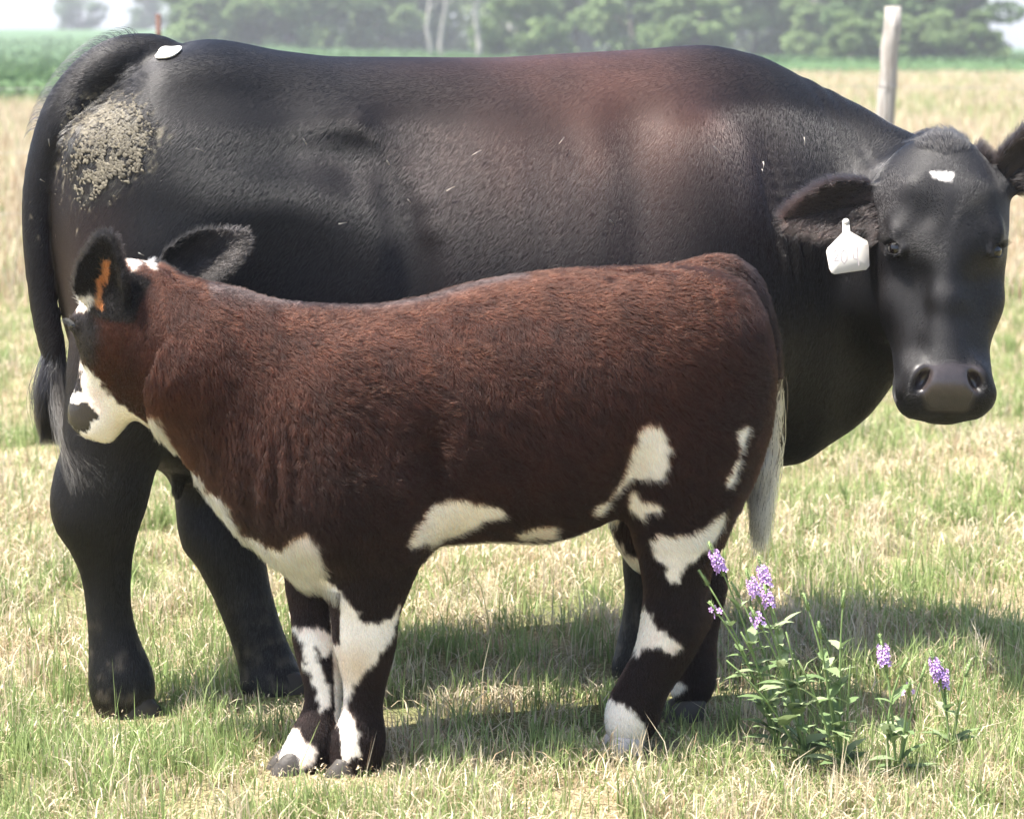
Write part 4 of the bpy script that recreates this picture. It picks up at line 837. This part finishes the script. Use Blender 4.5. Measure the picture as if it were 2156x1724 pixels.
def blades(name, xy, h, w, cols, rng, lean=.35, z0=0.0, curl=.5, mat=None, label=None, flat=None):
    """grass blades: tapered bent strips, 5 vertices each"""
    n = len(xy); a = rng.random(n)*2*np.pi; ld = np.stack([np.cos(a), np.sin(a), np.zeros(n)], 1)
    b = rng.random(n)*2*np.pi; sd_ = np.stack([np.cos(b), np.sin(b), np.zeros(n)], 1)*w[:, None]*.5
    le = np.abs(rng.normal(size=n))*lean
    if flat is not None: le = np.where(flat, 1.5+1.5*rng.random(n), le)
    le = le[:, None]; base = np.concatenate([xy, np.broadcast_to(z0, n)[:, None]], 1)
    up = np.array([0, 0, 1.])
    if flat is not None: base[:, 2] += np.where(flat, rng.random(n)*.035, 0)
    d1 = unit(up+ld*le*.6); d2 = unit(up*(1-curl*np.minimum(le, 1.4))+ld*le*1.5)
    hh = h[:, None]; m = base+d1*hh*.55; t = m+d2*hh*.45
    if flat is not None: t[:, 2] = np.maximum(t[:, 2], .004); m[:, 2] = np.maximum(m[:, 2], .006)
    v = np.stack([base-sd_, base+sd_, m+sd_*.75, m-sd_*.75, t], 1).reshape(-1, 3)
    i = np.arange(n)*5; f4 = np.stack([i, i+1, i+2, i+3], 1); f3 = np.stack([i+3, i+2, i+4], 1)
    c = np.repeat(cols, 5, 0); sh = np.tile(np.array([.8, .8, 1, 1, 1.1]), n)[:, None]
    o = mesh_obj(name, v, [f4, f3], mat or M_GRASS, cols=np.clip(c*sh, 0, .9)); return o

STRAW = np.array([.56, .46, .30]); PALE = np.array([.68, .60, .45]); GREEN = np.array([.20, .29, .09]); LIME = np.array([.40, .47, .20]); TAN = np.array([.44, .32, .20])
def mixcol(n, rng, gfrac):
    r = rng.random(n); g = r < gfrac
    k = rng.random(n)[:, None]; c = np.where(g[:, None], GREEN*(1-k)+LIME*k, STRAW*(1-k)+PALE*k)
    t = (~g) & (rng.random(n) < .18); c[t] = TAN
    return c*(.8+.4*rng.random(n))[:, None], g
def wedge(n, y0, y1, rng, margin=.12, power=1.0):
    """random ground points inside the view fan between two distances, denser nearby"""
    u = rng.random(n); y = y0*(y1/y0)**u if power else y0+(y1-y0)*u
    x = (rng.random(n)*2-1)*(y*(IW/2/FOC)+margin+.03*y); return np.stack([x, y], 1)
def build_grass():
    rng = np.random.default_rng(21)
    # nearby turf: short mixed sward with dead thatch
    n = 400000; xy = wedge(n, 4.0, 14.0, rng, .6); p3 = np.concatenate([xy, np.zeros((n, 1))], 1)
    patch = fbm(p3, 1.6, 4)*.6+fbm(p3, 6, 8)*.4; keep = rng.random(n) < .16+1.5*sstep(.36, .64, noise(p3, 12, 5)*.6+noise(p3, 4, 6)*.4); xy, patch, p3 = xy[keep], patch[keep], p3[keep]; n = len(xy)
    gf = sstep(.36, .66, patch)*.62+.16
    col, g = mixcol(n, rng, gf)
    h = np.where(g, .035+.065*rng.random(n)**1.6, .025+.055*rng.random(n)**1.5)*(.7+.6*noise(p3, 3, 2)); flat = (~g) & (rng.random(n) < .5)
    w = (.0016+.0022*rng.random(n))*(1+.06*(xy[:, 1]-4)); tall = rng.random(n) < .010; h = np.where(tall & ~flat, h*1.8+.05, h); h = np.where(flat, h*1.0, h)
    feet = np.array([(*q[:2],) for q in FEET]); dm = np.min(np.linalg.norm(xy[:, None]-feet[None], axis=2), 1); h = h*(.18+.82*sstep(.06, .20, dm))
    o = blades('pasture_grass', xy, h, w, col, rng, .42, 0, .55, flat=flat); tag(o, 'short dry pasture grass of mixed straw and green blades', 'grass', kind='stuff')
    # leafier tufts the cattle have left
    nt_ = 900; tc_ = wedge(nt_, 4.05, 13.0, rng, .3); k_ = np.repeat(np.arange(nt_), 30); n = len(k_); xy = tc_[k_]+rng.normal(size=(n, 2))*(.012+.02*rng.random(nt_))[k_, None]; gt = rng.random(nt_) < .68; gk = gt[k_]
    kk_ = rng.random(n)[:, None]; col = np.where(gk[:, None], GREEN*.9*(1-kk_)+LIME*.8*kk_, STRAW*(1-kk_)+PALE*kk_)*(.8+.4*rng.random(n))[:, None]
    dm = np.min(np.linalg.norm(xy[:, None]-feet[None], axis=2), 1); h = (.05+.085*rng.random(nt_))[k_]*(.5+.6*rng.random(n))*(.2+.8*sstep(.08, .22, dm)); w = (.0022+.0022*rng.random(n))*(1+.05*(xy[:, 1]-4))
    o = blades('grass_tufts', xy, h, w, col, rng, .45, 0, .5); tag(o, 'scattered leafier grass tufts in the pasture', 'grass', kind='stuff')
    # farther pasture and the tall dry grass along the fence
    n = 170000; xy = wedge(n, 13.0, 115.0, rng, .6); xy = xy[xy[:, 1] < crop_edge(xy[:, 0])+.5]; n = len(xy); p3 = np.concatenate([xy, np.zeros((n, 1))], 1)
    gf = .10+.42*sstep(.45, .7, fbm(p3*np.array([1, .35, 1]), .5, 3)); col, g = mixcol(n, rng, gf)
    red = rng.random(n) < .10; col[red] = np.array([.34, .20, .13])
    tall = sstep(16, 24, xy[:, 1]); h = (.10+.10*rng.random(n))*(1-tall)+(.15+.28*rng.random(n))*tall
    w = (.004+.004*rng.random(n))*(1+xy[:, 1]*.045)
    o = blades('tall_grass', xy, h, w, col, rng, .30, 0, .4); tag(o, 'tall dry grass standing along the fence line', 'grass', kind='stuff')
def crop_edge(x): return 56+58*sstep(-7, 3, np.asarray(x, float))
FEET = [ground_at(*q) for q in ((262, 1525), (585, 1485), (1344, 1435), (745, 1645), (632, 1640), (1322, 1552), (1452, 1480))]
build_grass()

def crop_edge(x): return 56+58*sstep(-7, 3, np.asarray(x, float))
def build_crop():
    """soybean field behind the dry grass: a low canopy sheet with real leaves over it"""
    rng = np.random.default_rng(31)
    m, nt, out = new_mat('crop_canopy'); b = nt.nodes.new('ShaderNodeBsdfPrincipled'); b.inputs['Roughness'].default_value = .7; b.inputs['Specular IOR Level'].default_value = .15
    tc = nt.nodes.new('ShaderNodeTexCoord'); n = nt.nodes.new('ShaderNodeTexNoise'); n.inputs['Scale'].default_value = 3; n.inputs['Detail'].default_value = 8
    mp = nt.nodes.new('ShaderNodeMapping'); mp.inputs['Scale'].default_value = (1, .25, 1); nt.links.new(tc.outputs['Object'], mp.inputs['Vector']); nt.links.new(mp.outputs[0], n.inputs['Vector'])
    r = nt.nodes.new('ShaderNodeValToRGB'); r.color_ramp.elements[0].position = .3; r.color_ramp.elements[0].color = (.04, .085, .03, 1); r.color_ramp.elements[1].position = .7; r.color_ramp.elements[1].color = (.085, .15, .06, 1)
    nt.links.new(n.outputs['Fac'], r.inputs['Fac']); nt.links.new(r.outputs['Color'], b.inputs['Base Color']); nt.links.new(b.outputs[0], out.inputs['Surface'])
    ys = np.concatenate([[55.9, 56.0], np.geomspace(56.3, 900, 50)]); xs = np.linspace(-1, 1, 70); v = []
    for k, y in enumerate(ys):
        for a in xs: x = a*(30+y*.6); v.append((x, y, (0.0 if k == 0 else .52)+.06*math.sin(x*3+y)*math.sin(y*1.7)))
    v = np.array(v); e_ = crop_edge(v[:, 0]); v[:, 1] = np.where(v[:, 1] < 300, e_+(v[:, 1]-55.9)*(300-e_)/(300-55.9), v[:, 1]); v[:, 2] += terrain(v[:, 0], v[:, 1]); nx = len(xs)
    f = np.array([(j*nx+i, j*nx+i+1, (j+1)*nx+i+1, (j+1)*nx+i) for j in range(len(ys)-1) for i in range(nx-1)])
    o = mesh_obj('crop_field', v, f, m); tag(o, 'green crop field beyond the dry grass', 'field', kind='structure')
    n = 60000; y = 55.6*(260/55.6)**(rng.random(n)**1.3); x = (rng.random(n)*2-1)*(y*.225+1.0); ok_ = y > crop_edge(x)-.4; x, y = x[ok_], y[ok_]; n = len(x); z = terrain(x, y)+.30+.36*rng.random(n)
    edge = y < crop_edge(x)+1; z[edge] = (.08+.55*rng.random(edge.sum()))
    P_ = np.stack([x, y, z], 1); v, f = leaf_quads(P_, .055+.05*rng.random(n)+y*.0004, rng, .6, .7)
    c = np.repeat((np.array([.055, .11, .04])*(1-(k := rng.random(n)[:, None]))+np.array([.11, .18, .075])*k), 4, 0)
    o = mesh_obj('crop_leaves', v, f, M_LEAF, cols=c); tag(o, 'dense leafy green crop rows beyond the dry grass', 'crop', kind='stuff')
build_crop()

# ------------------------------------------------------------------ FENCE
def tube(path, rad, seg=10, rng=None, wob=0.0):
    path = np.array(path, float); n = len(path); rad = np.broadcast_to(rad, n); vs = []
    for i in range(n):
        d = unit(path[min(i+1, n-1)]-path[max(i-1, 0)]); a = unit(np.cross(d, np.array([.31, .17, .94]) if abs(d[2]) < .9 else np.array([1., 0, 0]))); b = np.cross(d, a)
        for j in range(seg):
            q = 2*np.pi*j/seg; rr = rad[i]*(1+(wob*(rng.random()-.5) if rng is not None else 0)); vs.append(path[i]+(a*math.cos(q)+b*math.sin(q))*rr)
    f4 = [(i*seg+j, i*seg+(j+1) % seg, (i+1)*seg+(j+1) % seg, (i+1)*seg+j) for i in range(n-1) for j in range(seg)]
    vs += [path[0], path[-1]]; f3 = [(len(vs)-2, (j+1) % seg, j) for j in range(seg)]+[(len(vs)-1, (n-1)*seg+j, (n-1)*seg+(j+1) % seg) for j in range(seg)]
    return np.array(vs), [np.array(f4), np.array(f3)]
def build_fence():
    rng = np.random.default_rng(41)
    m, nt, out = new_mat('weathered_wood'); b = nt.nodes.new('ShaderNodeBsdfPrincipled'); b.inputs['Roughness'].default_value = .9; b.inputs['Specular IOR Level'].default_value = .15
    tc = nt.nodes.new('ShaderNodeTexCoord'); mp = nt.nodes.new('ShaderNodeMapping'); mp.inputs['Scale'].default_value = (30, 30, 2.5); n = nt.nodes.new('ShaderNodeTexNoise'); n.inputs['Scale'].default_value = 1.5; n.inputs['Detail'].default_value = 6
    nt.links.new(tc.outputs['Object'], mp.inputs['Vector']); nt.links.new(mp.outputs[0], n.inputs['Vector'])
    r = nt.nodes.new('ShaderNodeValToRGB'); r.color_ramp.elements[0].position = .3; r.color_ramp.elements[0].color = (.20, .175, .15, 1); r.color_ramp.elements[1].position = .62; r.color_ramp.elements[1].color = (.44, .41, .38, 1)
    nt.links.new(n.outputs['Fac'], r.inputs['Fac']); nt.links.new(r.outputs['Color'], b.inputs['Base Color'])
    bu = nt.nodes.new('ShaderNodeBump'); bu.inputs['Distance'].default_value = .01; nt.links.new(n.outputs['Fac'], bu.inputs['Height']); nt.links.new(bu.outputs[0], b.inputs['Normal']); nt.links.new(b.outputs[0], out.inputs['Surface'])
    Y = 14.0; a = at(1880, 14, Y); g = at(1864, 245, Y); dx = (g[0]-a[0])/(a[2]-g[2])
    zs = np.linspace(-.2, a[2], 16); path = [(a[0]+dx*(a[2]-z)+.004*rng.normal(), Y+.004*rng.normal(), z) for z in zs]; rad = np.linspace(.060, .050, 16)*(1+.03*rng.normal(size=16)); rad[-1] *= .9
    v, f = tube(path, rad, 16, rng, .06); wp = empty('fence_post', (path[0][0], Y, 0)); v = v-np.array([path[0][0], Y, 0])
    tag(wp, 'weathered grey round wooden fence post behind the cow neck', 'fence post'); mesh_obj('post', v, f, m, wp)
    st = []
    zw = (1.165, .80, .45)
    for z in zw:
        t = np.linspace(0, 2*np.pi, 9); x0 = dx*(a[2]-z)+a[0]-path[0][0]
        vv, ff = tube([(x0+.058*math.cos(q), .058*math.sin(q), z+.004*math.sin(q*2)) for q in t], .0022, 5); mesh_obj('staple_wire', vv, ff, M_WIRE, wp)
    # rusty steel post
    p0 = at(333, 30, Y); sp_ = empty('steel_fence_post', (p0[0], Y, 0)); tag(sp_, 'thin rusty steel fence post rising above the cow rump', 'fence post')
    prof = [(-.016, -.004), (.016, -.004), (.016, .002), (.004, .003), (.003, .03), (-.003, .03), (-.004, .003), (-.016, .002)]
    vv = np.array([(x, y, z) for z in (-.3, p0[2]) for x, y in prof]); k = len(prof)
    mesh_obj('post', vv, [np.array([(i, (i+1) % k, k+(i+1) % k, k+i) for i in range(k)]), np.array([(k+0, k+1, k+2, k+3), (k+7, k+0, k+3, k+6), (k+3, k+4, k+5, k+6)])], M_RUST, sp_, smooth=False)
    studs = []
    for q in range(14):
        z = .35+q*.085
        if z > p0[2]-.05: break
        vv = np.array([(-.008, -.012, z), (.008, -.012, z), (.008, -.004, z+.012), (-.008, -.004, z+.012), (-.008, -.004, z-.006), (.008, -.004, z-.006)])
        studs.append(mesh_obj('stud', vv, [np.array([(0, 1, 2, 3), (4, 5, 1, 0)])], M_RUST, sp_, smooth=False))
    for z, nm in zip(zw, ('top', 'middle', 'bottom')):
        xs = np.linspace(-9, 9, 60); pts = [(x, Y-.035-.02, z-.02*math.cos(x*.9)**2) for x in xs]
        vv, ff = tube(pts, .0014, 5); o = mesh_obj('fence_wire', vv, ff, M_WIRE); tag(o, nm+' strand of thin steel fence wire running behind the cow', 'wire', 'strands of the pasture fence')
M_WIRE = mat_plain('galvanised_wire', (.32, .31, .30), .5, .5, .15, 40, 0, .6); M_RUST = mat_plain('rusty_steel', (.10, .06, .05), .85, .2, .4, 30, .3)
build_fence()

# ------------------------------------------------------------------ TREES
def crown_mesh(name, rng, n, nl, rx, rz, leaf, c0, c1, low=.0):
    """leaf clumps over many lobes, uneven outline with gaps"""
    lobes = []
    for i in range(nl):
        a = rng.random()*2*np.pi; z = rng.random(); rr = math.sqrt(max(.05, 1-(2*abs(z-.42))**2))*rx*(.35+.6*rng.random()); s = rx*(.20+.20*rng.random())
        lobes.append((math.cos(a)*rr, math.sin(a)*rr, low+z*rz, s))
    lobes = np.array(lobes); k = rng.integers(0, nl, n); d = unit(rng.normal(size=(n, 3))); r = (.55+.5*rng.random(n)**.6)
    P_ = lobes[k, :3]+d*(lobes[k, 3]*r)[:, None]*np.array([1, 1, .75])
    keep = noise(P_, 1.6/rx*2, 3) > .30; P_ = P_[keep]; k = k[keep]; n = len(P_)
    v, f = leaf_quads(P_, leaf*(.6+.8*rng.random(n)), rng, .5, .75)
    tone = (rng.random(nl)[k]*.55+.45*rng.random(n))[:, None]; c = np.repeat(c0*(1-tone)+c1*tone, 4, 0)
    return mesh_np(name, v, f, M_LEAF, cols=c)
def trunk_mesh(name, rng, h, r, mat, limbs=5, spread=.45):
    vs = []; f4 = []; f3 = []; n0 = 0
    def put(path, rad):
        nonlocal n0
        v, f = tube(path, rad, 7, rng, .12); vs.append(v); f4.append(f[0]+n0); f3.append(f[1]+n0); n0 += len(v)
    ax = [np.array([.04*h*math.sin(i*1.3)*rng.random(), .04*h*rng.normal()*.5, h*i/7]) for i in range(8)]; ax[0][:] = (0, 0, -.3); put(ax, np.linspace(r, r*.3, 8))
    for i in range(limbs):
        k = 2+int(rng.random()*4.5); a = rng.random()*2*np.pi; L_ = h*spread*(.6+.6*rng.random()); b = ax[k]
        pth = [b+np.array([math.cos(a)*L_*t*(1-.25*t), math.sin(a)*L_*t*(1-.25*t), L_*(.35*t+.75*t*t)]) for t in np.linspace(0, 1, 5)]; put(pth, np.linspace(r*.5, r*.12, 5))
    return mesh_np(name, np.concatenate(vs), [np.concatenate(f4), np.concatenate(f3)], mat)
def build_trees():
    rng = np.random.default_rng(51)
    L1, L2 = np.array([.10, .155, .06]), np.array([.25, .34, .14]); D1, D2 = np.array([.04, .075, .03]), np.array([.12, .19, .075])
    protos = []
    for i in range(3): protos.append((crown_mesh('willow_crown', rng, 8500, 26, 3.1, 6.2, .17, L1, L2, .5), trunk_mesh('trunk', rng, 5.2, .17, M_BARK)))
    for i in range(3): protos.append((crown_mesh('ash_crown', rng, 9500, 30, 3.9, 9.0, .20, D1, D2, .7), trunk_mesh('trunk', rng, 7.5, .24, M_BARK)))
    def tree(name, px, Y, kind, sc, label, group=None, cat='tree', rot=None, wide=1.35):
        x = at(px, HOR, Y)[0]; o = empty(name, (x, Y, float(terrain(x, Y))), rng.random()*6.28 if rot is None else rot); o.scale = (sc*wide, sc*wide, sc)
        tag(o, label, cat, group); cm, tm = protos[kind]
        link(bpy.data.objects.new('trunk', tm), o); link(bpy.data.objects.new('crown', cm), o); return o
    tree('field_tree', 172, 400, 4, .86, 'lone rounded tree on the horizon at the far left', None)
    tree('field_tree', 312, 380, 3, .78, 'small round tree on the horizon directly behind the rusty steel post', None)
    GR = 'trees of the wood behind the cow'
    left = ['pale bushy tree at the left end of the wood', 'pale bushy tree second from the left end of the wood', 'pale green tree above the cow loin', 'light green tree left of the bare trunks']
    for i, px in enumerate((440, 545, 670, 800)): tree('willow_tree', px, 205+6*(i % 2), i % 3, 1.0+.12*(i % 3), left[i], GR)
    mid = ['light green shrubby tree just right of the bare trunks', 'low bushy tree above the middle of the cow back', 'round leafy tree above the cow withers', 'bright leafy tree behind the cow withers', 'leafy tree between the withers and the wooden post', 'low leafy tree just left of the wooden post']
    for i, px in enumerate((1090, 1210, 1330, 1460, 1590, 1740)): tree('willow_tree', px, 168+7*((i*2) % 3), (i+1) % 3, .80+.1*((i*5) % 3), mid[i], GR)
    tall = ['dark tall tree at the back of the wood behind the hip', 'dark tall tree at the back of the wood left of the bare trunks', 'dark tall tree at the back of the wood over the loin', 'dark tall tree at the back of the wood over the ribs', 'dark tall tree at the back of the wood over the shoulder', 'dark tall tree at the back of the wood beside the post']
    for i, px in enumerate((600, 840, 1150, 1290, 1480, 1680)): tree('ash_tree', px, 232+5*(i % 2), 3+i % 3, 1.15+.1*(i % 2), tall[i], GR)
    rt = ['dark leafy tree directly behind the wooden fence post', 'dark full tree just right of the wooden fence post', 'dark full tree at the right end of the wood']
    for i, (px, k) in enumerate(((1830, 4), (1920, 5), (2000, 3))): tree('ash_tree', px, 160+5*i, k, .84, rt[i], GR)
    for i, px in enumerate((1790, 1885, 1975, 2055)): tree('shrub', px, 150, i % 3, .48, ['low shrub at the wood edge left of the post', 'low shrub at the wood edge right of the post', 'low shrub at the foot of the dark trees', 'low shrub at the right tip of the wood'][i], 'shrubs at the edge of the wood', 'shrub')
    n = 34000; px = 370+1690*rng.random(n); Y = 238+22*rng.random(n); x = (px-IW/2)/FOC*Y
    p3 = np.stack([x*.5, Y*.2, 0*x], 1); top = 7.5+6*noise(p3, .35, 2); z = .3+top*rng.random(n)**.9; P_ = np.stack([x+.6*rng.normal(size=n), Y, z], 1)
    P_ = P_[fbm(P_, .55, 5) > .40]; n = len(P_); v, f = leaf_quads(P_, .26+.2*rng.random(n), rng, .4, .8); tn = np.clip(fbm(P_, .6, 9)*1.6-.3+.25*rng.random(n), 0, 1)[:, None]
    o = mesh_obj('distant_wood', v, f, M_LEAF, cols=np.repeat(D1*(1-tn)+L2*.8*tn, 4, 0)); tag(o, 'hazy mass of distant foliage at the back of the wood', 'wood', kind='stuff')
    # bare pale trunks
    for i, (px, Y, h, lb) in enumerate(((1005, 165, 9.0, 'pale forked bare trunk standing in front of the wood'), (935, 172, 9.5, 'grey bare trunk left of the pale forked trunk'), (905, 180, 9.0, 'leftmost thin grey bare trunk in the wood'), (1075, 186, 9, 'thin grey bare trunk right of the pale forked trunk'), (1130, 190, 9, 'faint bare trunk behind the light green shrubby tree'))):
        x = at(px, HOR, Y)[0]; o = empty('bare_tree', (x, Y, 0), rng.random()*6); tag(o, lb, 'tree', 'bare trunks in the wood')
        link(bpy.data.objects.new('trunk', trunk_mesh('bare_trunk', rng, h, .20 if i else .26, M_DEAD, 3, .42)), o)
build_trees()
def build_haze():
    m, nt, out = new_mat('haze_air'); pv = nt.nodes.new('ShaderNodeVolumePrincipled'); pv.inputs['Color'].default_value = (.93, .96, 1, 1); pv.inputs['Density'].default_value = HAZE; pv.inputs['Anisotropy'].default_value = .2
    nt.links.new(pv.outputs[0], out.inputs['Volume'])
    x, y0, y1, z0, z1 = 1600, -60, 1300, -1.5, 26; v = [(a, b, c) for c in (z0, z1) for a, b in ((-x, y0), (x, y0), (x, y1), (-x, y1))]
    o = mesh_obj('haze', v, [np.array([(3, 2, 1, 0), (4, 5, 6, 7), (0, 1, 5, 4), (1, 2, 6, 5), (2, 3, 7, 6), (3, 0, 4, 7)])], m, smooth=False); tag(o, 'pale summer haze over the far field and wood', 'haze', kind='stuff')
HAZE = .0009
build_haze()
#ENV_END

# ------------------------------------------------------------------ WILDFLOWERS
#FLOWER_BEGIN
def build_flowers():
    rng = np.random.default_rng(61)
    # shared leaf: pointed, folded along the midrib, drooping tip
    n = 7; vs = []; 
    for i in range(n):
        t = i/(n-1); w = .40*math.sin(math.pi*min(1, t*.92+.08)**.75)**.9*(1-.0*t)+.004; z = .22*t-.42*t*t
        vs += [(t, -w*.5*(1+.12*(-1)**i), z+.06*w), (t, 0, z-.05*w), (t, w*.5*(1+.12*(-1)**i), z+.06*w)]
    f = [(3*i+k, 3*i+k+1, 3*i+k+4, 3*i+k+3) for i in range(n-1) for k in (0, 1)]
    tones = [np.array([.21, .28, .13]), np.array([.27, .34, .18]), np.array([.16, .23, .10]), np.array([.33, .39, .22])]
    leaves = [mesh_np('leaf', np.array(vs), np.array(f), M_LEAF, cols=np.tile(c, (len(vs), 1))) for c in tones]
    M_ST = mat_plain('stem_green', (.17, .24, .09), .7, .2, .2, 30)
    M_FL = mat_plain('purple_petal', (.66, .42, .78), .6, .2, .2, 200)
    M_BUD = mat_plain('flower_spike', (.20, .28, .11), .7, .2, .35, 150, .5)
    def spike_mesh(L_, r):
        vs = []; fs = []; k = 0; m = int(L_/.0045)
        for i in range(m):
            z = L_*i/m; rr = r*(1-.45*i/m); a = i*2.399
            for q in (0, 2.1, 4.2):
                c = np.array([math.cos(a+q)*rr, math.sin(a+q)*rr, z]); d = unit(np.array([math.cos(a+q), math.sin(a+q), 1.2])); s = np.cross(d, [0, 0, 1]); s = unit(s)*.0018
                vs += [c-s, c+s, c+d*.006]; fs.append((k, k+1, k+2)); k += 3
        b, f = tube([(0, 0, 0), (0, 0, L_)], [r*.8, r*.45], 6); vs = np.concatenate([np.array(vs), b]); return mesh_np('spike', vs, [np.array(fs), f[0]+k, f[1]+k], M_BUD)
    def floret_mesh():
        vs = [(0, 0, 0)]; fs = []
        for i in range(5):
            a = i*2*math.pi/5; k = len(vs)
            for da, r, z in ((-.42, .0035, .001), (-.35, .0068, .0005), (.0, .0078, -.0005), (.35, .0068, .0005), (.42, .0035, .001)): vs.append((r*math.cos(a+da), r*math.sin(a+da), z+.002))
            for j in range(4): fs.append((0, k+j, k+j+1))
        return mesh_np('floret', np.array(vs), np.array(fs), M_FL)
    FM = floret_mesh(); SP = [spike_mesh(.075, .0042), spike_mesh(.05, .0045), spike_mesh(.035, .0045)]
    def rot_to(d, roll=0): return (Matrix.Rotation(0, 3, 'X') @ Vector(d).to_track_quat('Z', 'Y').to_matrix() @ Matrix.Rotation(roll, 3, 'Z')).to_4x4()
    def plant(base, stems, label, lean_leaf=.0):
        """base pixel on the ground; stems: list of (tip px, tip py, dY, flowering height fraction or None, leaf length)"""
        g = ground_at(*base); root = empty('wildflower', tuple(g)); tag(root, label, 'flower', 'purple wildflowers beside the calf hind leg')
        def addo(nm, me, M_, par=root): o = bpy.data.objects.new(nm, me); link(o, par); o.matrix_local = M_; return o
        for tx, ty, dy, fl, ll in stems:
            tip = at(tx, ty, g[1]+dy)-g; ctl = np.array([tip[0]*.25+rng.normal()*.01, tip[1]*.2, tip[2]*.55]); ts = np.linspace(0, 1, 9)
            path = [(2*t*(1-t))*ctl+t*t*tip for t in ts]; path[0] = np.array([0, 0, -.03]); v, f_ = tube(path, np.linspace(.0032, .0016, 9), 6); st_ = mesh_obj('stem', v, f_, M_ST, root)
            H_ = tip[2]; B = lambda t: (2*t*(1-t))*ctl+t*t*tip
            # paired leaves
            nl = max(2, int(H_/.078)); 
            for i in range(nl):
                t = .10+.72*(i+.5*rng.random())/nl; c = B(t); a0 = i*1.57+rng.random()*.5
                for k in (0, 1):
                    a = a0+k*math.pi+rng.normal()*.25; s = ll*(1.35-.85*t)*(.6+.7*rng.random()); el = .1+.8*rng.random()
                    d = Vector((math.cos(a)*math.cos(el), math.sin(a)*math.cos(el), math.sin(el))); zz = Vector((0, 0, 1)); y = zz.cross(d).normalized(); z = d.cross(y)
                    M_ = Matrix((d, y, z)).transposed().to_4x4(); M_ = Matrix.Translation(Vector(c)) @ M_ @ Matrix.Diagonal((s, s*(.9+.3*rng.random()), s, 1)); addo('leaf', leaves[rng.integers(0, 4)], M_)
            if fl is not None:
                d = unit(tip-B(.85)); sm = SP[0 if fl > .6 else 1 if fl > .2 else 2]; ln = .075 if fl > .6 else .05 if fl > .2 else .035
                addo('spike', sm, Matrix.Translation(Vector(tip-d*ln*.65)) @ rot_to(d))
                nf = int(34*fl)
                if nf:
                    hd_ = empty('flower_head', (0, 0, 0)); hd_.parent = root
                    for i in range(nf):
                        a = i*2.399; zz = (-.030+.034*i/nf)*(.6+.7*fl); rr = .006+.004*rng.random(); s1 = unit(np.cross(d, [0, 1, .1])); s2 = np.cross(d, s1); nd = s1*math.cos(a)+s2*math.sin(a)
                        c = tip+d*zz+nd*rr; addo('floret', FM, Matrix.Translation(Vector(c)) @ rot_to(nd*.9+d*.45, rng.random()*6) @ Matrix.Scale(.68+.3*rng.random(), 4), hd_)
    plant((1640, 1610), [(1503, 1165, -.02, .95, .055), (1478, 1210, .02, .0, .05), (1500, 1275, -.03, .12, .05), (1545, 1235, .04, .0, .05), (1560, 1330, -.05, None, .06)], 'tall purple wildflower nearest the calf hind leg')
    plant((1700, 1640), [(1604, 1197, .03, .85, .06), (1580, 1222, -.02, .7, .055), (1613, 1247, .0, .5, .055), (1588, 1293, -.04, .35, .06), (1655, 1330, -.03, None, .065), (1530, 1390, -.06, None, .07)], 'purple wildflower with a cluster of four flower heads below the white tail')
    plant((1775, 1655), [(1695, 1260, .02, .0, .06), (1776, 1255, .0, .0, .055), (1725, 1320, -.04, .0, .065), (1790, 1400, -.05, None, .06), (1680, 1390, -.03, None, .07)], 'leafy green wildflower with unopened flower spikes')
    plant((1885, 1665), [(1857, 1362, .03, .8, .06), (1905, 1395, .0, .0, .055), (1915, 1440, -.05, .1, .055), (1850, 1470, -.04, None, .07), (1945, 1410, .02, .0, .05)], 'short wildflower with one purple head in front of the shaded grass')
    plant((2000, 1620), [(1966, 1392, .0, .95, .05), (1985, 1415, .01, .7, .05), (2040, 1400, .03, .0, .045)], 'purple wildflower leaning left, rightmost of the group')
build_flowers()
#FLOWER_END
print('total', time.time()-T0, 'tris', sum(len(o.data.loop_triangles) or sum(len(p.vertices)-2 for p in o.data.polygons) for o in scene.objects if o.type == 'MESH' and len(o.data.polygons) < 400) if False else '')
